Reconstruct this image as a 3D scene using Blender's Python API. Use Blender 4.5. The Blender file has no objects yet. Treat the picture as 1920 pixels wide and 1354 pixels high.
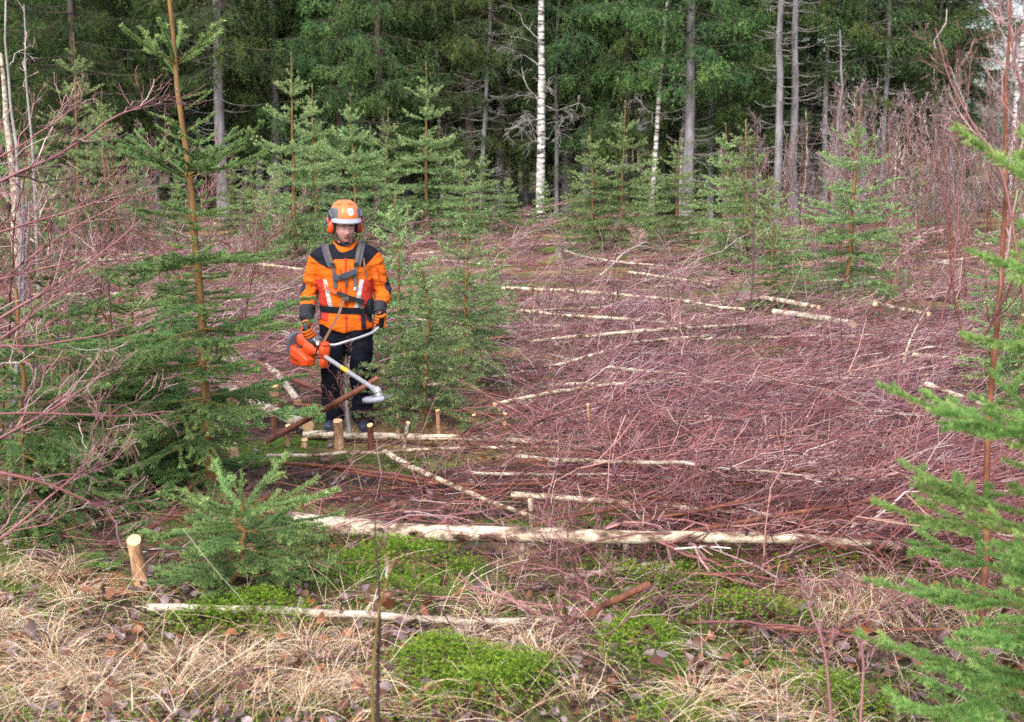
import bpy, math, numpy as np
from mathutils import Vector, Matrix, noise as mnoise

# ------------------------------------------------------------------ camera, sky, sun, exposure
scn = bpy.context.scene
COL = scn.collection
LENS, SENSOR, PW, PH = 50.0, 36.0, 1920.0, 1354.0
FPX = LENS / SENSOR * PW
CAM_H, PITCH = 2.33, math.radians(8.68)

cam_data = bpy.data.cameras.new('camera')
cam_data.lens, cam_data.sensor_width = LENS, SENSOR
cam_data.clip_start, cam_data.clip_end = 0.1, 1000.0
cam_data.dof.use_dof = True
cam_data.dof.focus_distance = 11.0
cam_data.dof.aperture_fstop = 3.6
cam = bpy.data.objects.new('camera', cam_data)
COL.objects.link(cam)
cam.location = (0, 0, CAM_H)
cam.rotation_euler = (math.pi / 2 - PITCH, 0, 0)
scn.camera = cam

world = bpy.data.worlds.new('World')
scn.world = world
world.use_nodes = True
wn = world.node_tree
wn.nodes.clear()
sky = wn.nodes.new('ShaderNodeTexSky')
sky.sky_type = 'NISHITA'
sky.sun_disc = False
SUN_EL, SUN_AZ = math.radians(44), math.radians(200)
sky.sun_elevation = SUN_EL
sky.sun_rotation = SUN_AZ
sky.dust_density = 4.0
hs = wn.nodes.new('ShaderNodeHueSaturation')
hs.inputs['Saturation'].default_value = 0.8
bgn = wn.nodes.new('ShaderNodeBackground')
bgn.inputs['Strength'].default_value = 0.15
wo = wn.nodes.new('ShaderNodeOutputWorld')
wn.links.new(sky.outputs[0], hs.inputs['Color'])
wn.links.new(hs.outputs[0], bgn.inputs['Color'])
wn.links.new(bgn.outputs[0], wo.inputs['Surface'])

sun_data = bpy.data.lights.new('sun', 'SUN')
sun_data.energy = 1.0
sun_data.angle = math.radians(45)
sun_data.color = (1.0, 0.99, 0.975)
sun = bpy.data.objects.new('sun', sun_data)
COL.objects.link(sun)
# direction towards the sun: azimuth clockwise from +Y
sdir = Vector((math.sin(SUN_AZ) * math.cos(SUN_EL), math.cos(SUN_AZ) * math.cos(SUN_EL), math.sin(SUN_EL)))
sun.rotation_euler = sdir.to_track_quat('Z', 'Y').to_euler()
sun.location = (0, 0, 30)

scn.view_settings.view_transform = 'Standard'
scn.view_settings.look = 'None'
scn.view_settings.gamma = 1.0
scn.view_settings.exposure = 1.58
scn.view_settings.use_curve_mapping = False
scn.render.engine = 'CYCLES'
scn.cycles.max_bounces = 4
scn.cycles.diffuse_bounces = 3
scn.cycles.glossy_bounces = 2
scn.cycles.transmission_bounces = 4
scn.cycles.use_denoising = False
scn.cycles.sample_clamp_indirect = 8.0

# ------------------------------------------------------------------ helpers
def ray(px, py):
    x, y = (px - PW / 2) / FPX, -(py - PH / 2) / FPX
    c, s = math.cos(PITCH), math.sin(PITCH)
    return np.array([x, c + y * s, -s + y * c])

def P3(px, py, d):
    """world point seen at photo pixel (px, py) and standing at depth d metres"""
    r = ray(px, py)
    return np.array([0, 0, CAM_H]) + r * (d / r[1])

def gz(x, y):
    """terrain height"""
    x = np.asarray(x, float); y = np.asarray(y, float)
    z = 0.05 * np.sin(x * 0.9 + 0.4) * np.sin(y * 0.7 + 1.1) + 0.03 * np.sin(x * 2.1 + y * 1.3) \
        + 0.025 * np.sin(y * 3.1 - x * 1.7 + 2.0) + 0.012 * np.sin(x * 6.3 + 1.0) * np.sin(y * 5.7)
    far = np.clip((y - 26) / 30, 0, 1)
    return z * (1 - 0.6 * far)

def G(px, py):
    """ground point under photo pixel"""
    r = ray(px, py)
    t = -CAM_H / r[2]
    for _ in range(6):
        p = np.array([0, 0, CAM_H]) + r * t
        t = (gz(p[0], p[1]) - CAM_H) / r[2]
    p = np.array([0, 0, CAM_H]) + r * t
    p[2] = float(gz(p[0], p[1]))
    return p

def nrm(a):
    return a / np.maximum(np.linalg.norm(a, axis=-1, keepdims=True), 1e-9)

class MB:
    """collects vertices and faces of ONE mesh"""
    def __init__(s):
        s.V, s.T, s.n, s.F3, s.F4, s.M3, s.M4 = [], [], 0, [], [], [], []
    def add(s, V, F, mat=0, tint=0.5):
        V = np.asarray(V, float).reshape(-1, 3); F = np.asarray(F, int)
        if not len(V) or not len(F): return
        s.V.append(V)
        s.T.append(np.broadcast_to(np.asarray(tint, float).reshape(-1) if np.ndim(tint) else np.array([tint]), (len(V),)) if np.ndim(tint) == 0 or np.size(tint) == 1 else np.asarray(tint, float).reshape(-1))
        (s.F3 if F.shape[1] == 3 else s.F4).append(F + s.n)
        m = np.full(len(F), mat) if np.ndim(mat) == 0 else np.asarray(mat)
        (s.M3 if F.shape[1] == 3 else s.M4).append(m)
        s.n += len(V)
    def mesh(s, name, mats, smooth=False):
        me = bpy.data.meshes.new(name)
        V = np.concatenate(s.V); T = np.concatenate(s.T)
        f3 = np.concatenate(s.F3) if s.F3 else np.zeros((0, 3), int)
        f4 = np.concatenate(s.F4) if s.F4 else np.zeros((0, 4), int)
        m = np.concatenate(s.M3 + s.M4)
        me.vertices.add(len(V)); me.vertices.foreach_set('co', V.astype(np.float32).ravel())
        nl = f3.size + f4.size
        me.loops.add(nl); me.loops.foreach_set('vertex_index', np.concatenate([f3.ravel(), f4.ravel()]).astype(np.int32))
        npoly = len(f3) + len(f4)
        me.polygons.add(npoly)
        st = np.concatenate([np.arange(len(f3)) * 3, f3.size + np.arange(len(f4)) * 4]).astype(np.int32)
        me.polygons.foreach_set('loop_start', st)
        me.polygons.foreach_set('material_index', m.astype(np.int32))
        me.polygons.foreach_set('use_smooth', np.full(npoly, bool(smooth)))
        a = me.attributes.new('tint', 'FLOAT', 'POINT'); a.data.foreach_set('value', T.astype(np.float32))
        for k in (mats if isinstance(mats, (list, tuple)) else [mats]): me.materials.append(k)
        me.update(calc_edges=True); me.validate()
        return me

def link(name, data=None, parent=None, label=None, cat=None, group=None, kind=None, loc=None, rot=None, scale=None):
    o = bpy.data.objects.new(name, data); COL.objects.link(o)
    if parent is not None: o.parent = parent
    for k, v in (('label', label), ('category', cat), ('group', group), ('kind', kind)):
        if v: o[k] = v
    if loc is not None: o.location = [float(c) for c in loc]
    if rot is not None: o.rotation_euler = [float(c) for c in rot]
    if scale is not None: o.scale = (scale,) * 3 if np.ndim(scale) == 0 else scale
    return o

def frames(P):
    T = nrm(np.gradient(P, axis=1))
    mean = nrm(P[:, -1] - P[:, 0])
    ref = np.where(np.abs(mean[:, 2:3]) < 0.8, np.array([[0, 0, 1.0]]), np.array([[1.0, 0, 0]]))[:, None, :]
    U = nrm(np.cross(T, np.broadcast_to(ref, T.shape)))
    return T, U, np.cross(T, U)

def tubes(mb, P, R, sides=3, mat=0, tint=0.5, cap=None):
    """batch of tubes: P (k,n,3), R (k,n)"""
    P = np.asarray(P, float); k, n, _ = P.shape
    if not k: return
    R = np.broadcast_to(R, (k, n))
    T, U, W = frames(P)
    a = np.arange(sides) / sides * 2 * np.pi
    V = P[:, :, None] + R[:, :, None, None] * (np.cos(a)[None, None, :, None] * U[:, :, None] + np.sin(a)[None, None, :, None] * W[:, :, None])
    i = np.arange(n - 1)[:, None]; j = np.arange(sides)[None]; j2 = (j + 1) % sides
    q = np.stack([i * sides + j, i * sides + j2, (i + 1) * sides + j2, (i + 1) * sides + j], -1).reshape(-1, 4)
    F = (np.arange(k)[:, None, None] * n * sides + q[None]).reshape(-1, 4)
    t = np.broadcast_to(np.asarray(tint, float).reshape(-1, 1) if np.ndim(tint) else tint, (k, n * sides)).ravel() if np.ndim(tint) else tint
    mb.add(V.reshape(-1, 3), F, mat, t)
    if cap is not None:
        for kk in range(k):
            for e in (0, n - 1):
                ring = V[kk, e]; c = ring.mean(0)
                f = [[sides, jj, (jj + 1) % sides] for jj in range(sides)]
                if e == 0: f = [[x[0], x[2], x[1]] for x in f]
                mb.add(np.vstack([ring, c]), f, cap, 0.5)

def interp(P, R, idx, t):
    n = P.shape[1]; x = t * (n - 1); i = np.clip(x.astype(int), 0, n - 2); f = (x - i)[:, None]
    a, b = P[idx, i], P[idx, i + 1]
    r = R[idx, i] * (1 - f[:, 0]) + R[idx, i + 1] * f[:, 0]
    return a * (1 - f) + b * f, nrm(b - a), r

def spawn(rng, P, R, m, t0=0.1, t1=0.95, ang=50, angsd=8, L=0.5, shrink=0.7, n=4, bend=(0, 0, 0), jit=0.04, planar=0.0, rr=0.5, tip=0.3, up=(0, 0, 1), lmin=0.15):
    """children of a batch of paths; returns paths, radii, parent index and t"""
    k = P.shape[0]
    m = np.broadcast_to(np.asarray(m), (k,)).astype(int)
    idx = np.repeat(np.arange(k), m); N = len(idx)
    if N == 0: return np.zeros((0, n, 3)), np.zeros((0, n)), idx, np.zeros(0)
    t = rng.uniform(t0, t1, N)
    pos, T, r0 = interp(P, R, idx, t)
    rnd = nrm(rng.normal(size=(N, 3)))
    side = nrm(np.cross(T, np.array(up, float)[None])) * rng.choice([-1, 1], N)[:, None]
    perp = nrm(side * planar + rnd * (1 - planar))
    perp = nrm(perp - T * (perp * T).sum(1, keepdims=True))
    a = np.radians(rng.normal(ang, angsd, N))[:, None]
    D = nrm(np.cos(a) * T + np.sin(a) * perp)
    Ls = np.broadcast_to(np.asarray(L, float), (k,))[idx] * np.maximum(1 - shrink * t, lmin) * rng.uniform(0.6, 1.15, N)
    s = np.linspace(0, 1, n)[None, :, None]
    out = pos[:, None] + D[:, None] * s * Ls[:, None, None] + np.array(bend, float)[None, None] * (s ** 2) * Ls[:, None, None]
    nz = np.cumsum(rng.normal(size=(N, n, 3)) * jit, axis=1) * Ls[:, None, None]; nz -= nz[:, :1]
    out = out + nz
    rad = (r0 * rr)[:, None] * (1 + (tip - 1) * np.linspace(0, 1, n)[None])
    return out, rad, idx, t

def needles(mb, rng, P, dens, ln, wd, mat=0, tint0=0.5, tsd=0.15, fwd=0.6, t0=0.0, hang=0.0):
    """needle triangles around a batch of shoots"""
    if not len(P): return
    L = np.linalg.norm(np.diff(P, axis=1), axis=2).sum(1)
    N = np.maximum(1, rng.poisson(L * dens))
    idx = np.repeat(np.arange(len(P)), N); t = t0 + (1 - t0) * rng.random(len(idx))
    pos, T, _ = interp(P, np.zeros(P.shape[:2]), idx, t)
    rnd = nrm(rng.normal(size=(len(idx), 3)) + np.array([0, 0, 0.35]))
    rad = nrm(rnd - T * (rnd * T).sum(1, keepdims=True))
    D = nrm(T * fwd + rad * 0.85 + np.array([0, 0, -hang]))
    l = (ln * rng.uniform(0.7, 1.2, len(idx)))[:, None]
    S = nrm(np.cross(D, rng.normal(size=D.shape))) * wd / 2
    V = np.stack([pos - S, pos + S, pos + D * l], 1).reshape(-1, 3)
    F = np.arange(len(V)).reshape(-1, 3)
    ti = np.clip(np.broadcast_to(np.asarray(tint0, float), (len(P),))[idx] + .30 * (t - .5) + rng.normal(0, tsd, len(idx)), 0, 1)   # this year's growth at the tip is paler
    mb.add(V, F, mat, np.repeat(ti, 3))

# ------------------------------------------------------------------ materials
def lin(r, g, b):
    f = lambda c: (c / 255 / 12.92) if c <= 10 else ((c / 255 + 0.055) / 1.055) ** 2.4
    return (f(r), f(g), f(b), 1)

def nodemat(name):
    m = bpy.data.materials.new(name); m.use_nodes = True
    nt = m.node_tree
    return m, nt, nt.nodes['Principled BSDF']

def ramp(nt, src, stops, interp_mode='LINEAR'):
    r = nt.nodes.new('ShaderNodeValToRGB'); r.color_ramp.interpolation = interp_mode
    el = r.color_ramp.elements
    while len(el) < len(stops): el.new(0.5)
    for e, (p, c) in zip(el, stops): e.position, e.color = p, c
    nt.links.new(src, r.inputs[0]); return r.outputs[0]

def noise_tex(nt, scale, detail=4, vec=None, stretch=None, rough=0.55):
    n = nt.nodes.new('ShaderNodeTexNoise'); n.inputs['Scale'].default_value = scale; n.inputs['Detail'].default_value = detail
    n.inputs['Roughness'].default_value = rough
    if vec is None:
        tc = nt.nodes.new('ShaderNodeTexCoord'); vec = tc.outputs['Object']
    if stretch:
        mp = nt.nodes.new('ShaderNodeMapping'); mp.inputs['Scale'].default_value = stretch
        nt.links.new(vec, mp.inputs['Vector']); vec = mp.outputs[0]
    nt.links.new(vec, n.inputs['Vector']); return n.outputs['Fac']

def mixc(nt, fac, a, b):
    m = nt.nodes.new('ShaderNodeMix'); m.data_type = 'RGBA'
    if hasattr(fac, 'links'): nt.links.new(fac, m.inputs[0])
    else: m.inputs[0].default_value = fac
    for sck, v in ((m.inputs[6], a), (m.inputs[7], b)):
        if hasattr(v, 'links'): nt.links.new(v, sck)
        else: sck.default_value = v
    return m.outputs[2]

def foliage(name, stops, rough=0.6, trans=0.25, hue=0.03, val=0.3, spec=0.1):
    """leaf and needle material: colour from the per-leaf 'tint', varied a little from plant to plant"""
    m, nt, b = nodemat(name)
    at = nt.nodes.new('ShaderNodeAttribute'); at.attribute_name = 'tint'
    c = ramp(nt, at.outputs['Fac'], stops)
    oi = nt.nodes.new('ShaderNodeObjectInfo')
    h = nt.nodes.new('ShaderNodeHueSaturation')
    for sock, lo, hi in (('Hue', 0.5 - hue, 0.5 + hue), ('Value', 1 - val, 1 + val)):
        mr = nt.nodes.new('ShaderNodeMapRange'); mr.inputs['To Min'].default_value = lo; mr.inputs['To Max'].default_value = hi
        nt.links.new(oi.outputs['Random'], mr.inputs['Value']); nt.links.new(mr.outputs[0], h.inputs[sock])
    nt.links.new(c, h.inputs['Color'])
    nt.links.new(h.outputs[0], b.inputs['Base Color'])
    b.inputs['Roughness'].default_value = rough; b.inputs['Specular IOR Level'].default_value = spec
    if trans:
        tr = nt.nodes.new('ShaderNodeBsdfTranslucent'); mx = nt.nodes.new('ShaderNodeMixShader'); mx.inputs[0].default_value = trans
        nt.links.new(h.outputs[0], tr.inputs['Color'])
        nt.links.new(b.outputs[0], mx.inputs[1]); nt.links.new(tr.outputs[0], mx.inputs[2])
        nt.links.new(mx.outputs[0], nt.nodes['Material Output'].inputs['Surface'])
    return m

def plain(name, col, rough=0.6, metal=0.0, spec=0.4, var=0.15, scale=12, bump=0.0, coat=0.0):
    m, nt, b = nodemat(name)
    f = noise_tex(nt, scale, 5)
    lo = tuple(c * (1 - var) for c in col[:3]) + (1,); hi = tuple(min(1, c * (1 + var)) for c in col[:3]) + (1,)
    nt.links.new(ramp(nt, f, [(0.3, lo), (0.7, hi)]), b.inputs['Base Color'])
    b.inputs['Roughness'].default_value = rough; b.inputs['Metallic'].default_value = metal; b.inputs['Specular IOR Level'].default_value = spec
    b.inputs['Coat Weight'].default_value = coat
    if bump:
        bp = nt.nodes.new('ShaderNodeBump'); bp.inputs['Strength'].default_value = bump; bp.inputs['Distance'].default_value = 0.01
        nt.links.new(noise_tex(nt, scale * 6, 4), bp.inputs['Height']); nt.links.new(bp.outputs[0], b.inputs['Normal'])
    return m

def bark(name, stops, scale=9, stretch=(1, 1, 0.25), rough=0.75, bump=0.4, world_pos=False):
    m, nt, b = nodemat(name)
    f = noise_tex(nt, scale, 6, None, stretch, 0.65)
    nt.links.new(ramp(nt, f, stops), b.inputs['Base Color'])
    b.inputs['Roughness'].default_value = rough; b.inputs['Specular IOR Level'].default_value = 0.15
    bp = nt.nodes.new('ShaderNodeBump'); bp.inputs['Strength'].default_value = bump; bp.inputs['Distance'].default_value = 0.01
    nt.links.new(noise_tex(nt, scale * 5, 4, None, stretch), bp.inputs['Height']); nt.links.new(bp.outputs[0], b.inputs['Normal'])
    return m

M = {}
M['needle_near'] = foliage('needle_near', [(0.0, (0.04, 0.085, 0.04, 1)), (0.45, (0.13, 0.225, 0.085, 1)), (0.8, (0.26, 0.37, 0.13, 1)), (1.0, (0.42, 0.49, 0.19, 1))], val=0.12, hue=0.012, trans=.35)
M['needle_bright'] = foliage('needle_bright', [(0.0, (0.06, 0.12, 0.03, 1)), (0.45, (0.15, 0.28, 0.075, 1)), (0.8, (0.27, 0.40, 0.12, 1)), (1.0, (0.40, 0.50, 0.18, 1))], val=0.1, hue=0.012, trans=.35)
M['needle_mid'] = foliage('needle_mid', [(0.0, (0.06, 0.115, 0.05, 1)), (0.5, (0.19, 0.28, 0.115, 1)), (1.0, (0.42, 0.50, 0.23, 1))], val=0.2, hue=.015, trans=.35)
M['needle_far'] = foliage('needle_far', [(0.0, (0.022, 0.048, 0.024, 1)), (0.5, (0.058, 0.115, 0.042, 1)), (1.0, (0.17, 0.235, 0.06, 1))], val=0.42, hue=0.022)
M['bark_young'] = bark('bark_young_spruce', [(0.3, lin(70, 52, 36)), (0.55, lin(122, 92, 58)), (0.75, lin(104, 98, 62))], 14)
M['bark_leader'] = bark('bark_leader_spruce', [(0.3, lin(88, 62, 40)), (0.6, lin(130, 98, 62)), (0.8, lin(112, 98, 58))], 14)
M['bark_shoot'] = bark('bark_green_shoot', [(0.3, lin(70, 62, 36)), (0.55, lin(112, 96, 52)), (0.75, lin(104, 110, 58))], 14)
M['bark_grey'] = bark('bark_grey_spruce', [(0.3, lin(62, 58, 60)), (0.55, lin(116, 112, 116)), (0.75, lin(150, 148, 156))], 5)
M['bark_dark'] = bark('bark_dark_spruce', [(0.3, lin(40, 34, 32)), (0.6, lin(84, 74, 70)), (0.8, lin(104, 98, 96))], 5)
M['dead_branch'] = bark('dead_branch', [(0.3, lin(92, 84, 84)), (0.7, lin(150, 148, 144))], 8)
M['bark_birch'] = bark('bark_birch', [(0.38, lin(40, 36, 36)), (0.47, lin(130, 126, 124)), (0.58, lin(196, 192, 190)), (0.8, lin(216, 212, 210))], 4, (1, 1, 4), 0.6, 0.15)
M['bark_log'] = bark('bark_felled_birch', [(0.36, lin(56, 44, 38)), (0.46, lin(116, 96, 80)), (0.55, lin(178, 164, 144)), (0.72, lin(212, 202, 186))], 14, (.45, 1, 1), 0.6, 0.8)
M['bark_log_white'] = bark('bark_white_birch_log', [(0.36, lin(66, 52, 44)), (0.46, lin(138, 122, 108)), (0.58, lin(176, 166, 152)), (0.8, lin(202, 196, 186))], 15, (.45, 1, 1), 0.6, 0.8)
M['bark_red'] = bark('bark_red_brown', [(0.3, lin(70, 42, 34)), (0.55, lin(112, 70, 54)), (0.8, lin(140, 98, 78))], 8, (1, 1, 1), 0.45, 0.2)
M['bark_peeled'] = bark('peeled_stump_bark', [(0.3, lin(104, 72, 52)), (0.5, lin(164, 128, 98)), (0.75, lin(206, 178, 146))], 16, (1, 1, .4), 0.65, 0.6)
M['cut_wood'] = plain('cut_wood', lin(212, 176, 130), 0.7, var=0.15, scale=30)
M['twig'] = foliage('birch_twig', [(0.0, (0.04, 0.02, 0.02, 1)), (0.25, (0.095, 0.036, 0.038, 1)), (0.5, (0.21, 0.084, 0.09, 1)), (0.72, (0.30, 0.175, 0.18, 1)), (1.0, (0.46, 0.39, 0.37, 1))], rough=0.45, trans=0, hue=0.012, val=0.18, spec=0.28)
M['twig_grey'] = foliage('grey_purple_twig', [(0.0, (0.04, 0.026, 0.028, 1)), (0.3, (0.11, 0.066, 0.07, 1)), (0.6, (0.22, 0.15, 0.155, 1)), (1.0, (0.42, 0.36, 0.35, 1))], rough=0.5, trans=0, hue=0.012, val=0.2, spec=0.2)
M['twig_red'] = foliage('red_brown_twig', [(0.0, (0.045, 0.018, 0.014, 1)), (0.3, (0.13, 0.042, 0.034, 1)), (0.6, (0.27, 0.105, 0.085, 1)), (1.0, (0.44, 0.28, 0.22, 1))], rough=0.45, trans=0, hue=0.012, val=0.15, spec=0.28)
M['twig_dark'] = foliage('dark_twig', [(0.0, (0.03, 0.02, 0.02, 1)), (0.6, (0.10, 0.06, 0.06, 1)), (1.0, (0.2, 0.14, 0.13, 1))], rough=0.5, trans=0, hue=0.01, val=0.15)
M['straw'] = foliage('dry_straw', [(0.0, (0.18, 0.10, 0.055, 1)), (0.35, (0.44, 0.285, 0.17, 1)), (0.7, (0.64, 0.47, 0.32, 1)), (1.0, (0.78, 0.68, 0.55, 1))], rough=0.6, trans=0.2, val=0.0, hue=0.0)
M['grass_green'] = foliage('green_grass', [(0.0, (0.08, 0.15, 0.02, 1)), (0.5, (0.18, 0.28, 0.04, 1)), (1.0, (0.36, 0.40, 0.10, 1))], rough=0.5, trans=0.3, val=0.0, hue=0.0)
M['moss'] = foliage('haircap_moss', [(0.0, (0.05, 0.11, 0.01, 1)), (0.5, (0.165, 0.28, 0.024, 1)), (1.0, (0.37, 0.45, 0.07, 1))], rough=0.55, trans=0.3, val=0.0, hue=0.0)
M['dead_leaf'] = foliage('dead_leaf', [(0.0, (0.045, 0.018, 0.012, 1)), (0.35, (0.11, 0.042, 0.022, 1)), (0.55, (0.24, 0.085, 0.03, 1)), (0.75, (0.10, 0.058, 0.06, 1)), (1.0, (0.22, 0.155, 0.165, 1))], rough=0.4, trans=0.1, val=0.0, hue=0.0, spec=0.5)
M['fern'] = foliage('green_fern', [(0.0, (0.06, 0.16, 0.02, 1)), (1.0, (0.20, 0.38, 0.05, 1))], trans=0.35)
M['fern_dead'] = foliage('dead_fern', [(0.0, (0.12, 0.03, 0.012, 1)), (1.0, (0.34, 0.13, 0.05, 1))], trans=0.2)

def ground_material():
    m, nt, b = nodemat('forest_floor')
    tc = nt.nodes.new('ShaderNodeTexCoord'); o = tc.outputs['Object']
    litter = ramp(nt, noise_tex(nt, 22, 8, o, None, 0.7), [(0.3, (0.02, 0.011, 0.009, 1)), (0.5, (0.07, 0.04, 0.034, 1)), (0.68, (0.16, 0.105, 0.085, 1))])
    moss = ramp(nt, noise_tex(nt, 30, 6, o), [(0.3, (0.03, 0.07, 0.01, 1)), (0.7, (0.14, 0.22, 0.03, 1))])
    f = ramp(nt, noise_tex(nt, 0.9, 5, o), [(0.48, (0, 0, 0, 1)), (0.6, (1, 1, 1, 1))])
    c = mixc(nt, f, litter, moss)
    straw = ramp(nt, noise_tex(nt, 40, 6, o, (1, 0.3, 1)), [(0.3, (0.14, 0.08, 0.035, 1)), (0.7, (0.40, 0.27, 0.14, 1))])
    f2 = ramp(nt, noise_tex(nt, 0.6, 5, o, None, 0.6), [(0.5, (0, 0, 0, 1)), (0.62, (1, 1, 1, 1))])
    c = mixc(nt, f2, c, straw)
    nt.links.new(c, b.inputs['Base Color'])
    b.inputs['Roughness'].default_value = 0.85; b.inputs['Specular IOR Level'].default_value = 0.1
    bp = nt.nodes.new('ShaderNodeBump'); bp.inputs['Strength'].default_value = 0.8; bp.inputs['Distance'].default_value = 0.05
    nt.links.new(noise_tex(nt, 25, 8, o, None, 0.7), bp.inputs['Height']); nt.links.new(bp.outputs[0], b.inputs['Normal'])
    return m
M['ground'] = ground_material()
# ------------------------------------------------------------------ ground
def build_ground():
    xs = np.unique(np.concatenate([np.linspace(-400, -40, 10), np.linspace(-40, -8, 40), np.linspace(-8, 8, 90), np.linspace(8, 40, 40), np.linspace(40, 400, 10)]))
    ys = np.unique(np.concatenate([np.linspace(-20, 3, 12), np.linspace(3, 22, 110), np.linspace(22, 60, 60), np.linspace(60, 600, 20)]))
    X, Y = np.meshgrid(xs, ys)
    V = np.stack([X, Y, gz(X, Y)], -1).reshape(-1, 3)
    nx, ny = len(xs), len(ys)
    i, j = np.meshgrid(np.arange(nx - 1), np.arange(ny - 1))
    a = (j * nx + i).ravel()
    mb = MB(); mb.add(V, np.stack([a, a + 1, a + nx + 1, a + nx], 1))
    return link('ground', mb.mesh('ground', M['ground'], True), kind='structure', label='damp forest floor of moss, straw and fallen leaves')
GROUND = build_ground()
# ------------------------------------------------------------------ spruce parts
def branch_paths(rng, L, droop=0.0, curl=0.1, side=0.42, step=0.05, sub=True, n=9, order3=False, simple=False, hang=0.0):
    """one spruce branch along +X with side shoots in its own plane; returns list of (paths, radii, age)"""
    s = np.linspace(0, 1, n)
    ax = np.stack([L * s, L * 0.03 * np.sin(s * 5 + rng.uniform(0, 6)), L * (-droop * s + curl * s ** 2.3)], 1)[None]
    r = (0.002 + 0.0055 * L) * (1 - 0.8 * s)[None]
    out = [(ax, r, 0.0)]
    m = max(4, int(L / step))
    if simple: m = max(3, m // 3)
    P1, R1, _, t1 = spawn(rng, ax, r, m, 0.14, 0.95, 50, 6, side * L + 0.05, 0.8, 5, (0.05, 0, 0.05 - hang), 0.025, 0.88, 0.6, 0.4)
    out.append((P1, np.maximum(R1 * .8, 0.0012), 0.5))
    if sub:
        L1 = np.linalg.norm(P1[:, -1] - P1[:, 0], axis=1)
        P2, R2, _, _ = spawn(rng, P1, R1, np.maximum(0, (L1 / (step * 1.5)).astype(int)), 0.2, 0.9, 44, 6, L1 * 0.40 + 0.02, 0.75, 4, (0, 0, -0.05 - hang * 1.2), 0.03, 0.85, 0.6, 0.5)
        out.append((P2, np.maximum(R2 * .8, 0.0009), 0.8))
    return out

def branch_mesh(seed, L, dens, ln, wd, mats, **kw):
    rng = np.random.default_rng(seed); mb = MB()
    base_t = kw.pop('tint', 0.4)
    for P, R, age in branch_paths(rng, L, **kw):
        tubes(mb, P, R, 4 if age == 0 else 3, 1, 0.5)
        needles(mb, rng, P, dens, ln, wd, 0, base_t + 0.12 * age + rng.normal(0, 0.08, len(P)), 0.10, 0.65, 0.12 if age == 0 else 0.0)
    return mb.mesh('branch', mats)

NEAR = [M['needle_near'], M['bark_shoot']]
POOL = {}
def build_pool():
    sd = 100
    for cls, L, kw in (('shoot', 0.30, dict(simple=True, sub=False, curl=0.1, side=0.2, tint=0.62)),
                       ('small', 0.45, dict(curl=0.08, step=0.055, tint=0.55)),
                       ('mid', 0.7, dict(droop=0.05, curl=0.12, step=0.056, tint=0.48)),
                       ('long', 1.0, dict(droop=0.12, curl=0.12, step=0.058, tint=0.45, hang=0.25)),
                       ('low', 1.2, dict(droop=0.22, curl=0.10, step=0.062, tint=0.42, hang=0.3))):
        POOL[cls] = []
        for v in range(3):
            sd += 1
            POOL[cls].append((branch_mesh(sd, L, 1500, 0.0195, 0.0044, NEAR, **kw), L))
build_pool()

def trunk_mesh(seed, h, r0, r1, lean=(0, 0), wob=0.03, n=14, sides=8, mats=None, leader=0.0, lmat=None):
    rng = np.random.default_rng(seed)
    s = np.linspace(0, 1, n)
    w = np.cumsum(rng.normal(0, wob / n ** 0.5, (n, 2)), 0); w -= w[0]
    P = np.stack([lean[0] * s + w[:, 0], lean[1] * s + w[:, 1], h * s - 0.04 * (s == 0)], 1)
    R = r0 + (r1 - r0) * s ** 0.85
    R[0] *= 1.25
    mb = MB(); tubes(mb, P[None], R[None], sides, 0, 0.5, cap=0)
    if leader:
        pass
    return mb, P

def place_branch(parent, cls, v, pos, az, elev, length, roll=0.0):
    me, L = POOL[cls][v % 3]
    o = link('branch', me, parent)
    o.location = [float(c) for c in pos]
    # local +X is the branch axis
    m = Matrix.Rotation(az, 3, 'Z') @ Matrix.Rotation(-elev, 3, 'Y') @ Matrix.Rotation(roll, 3, 'X')
    o.rotation_euler = m.to_euler()
    o.scale = (length / L,) * 3
    return o

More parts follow.
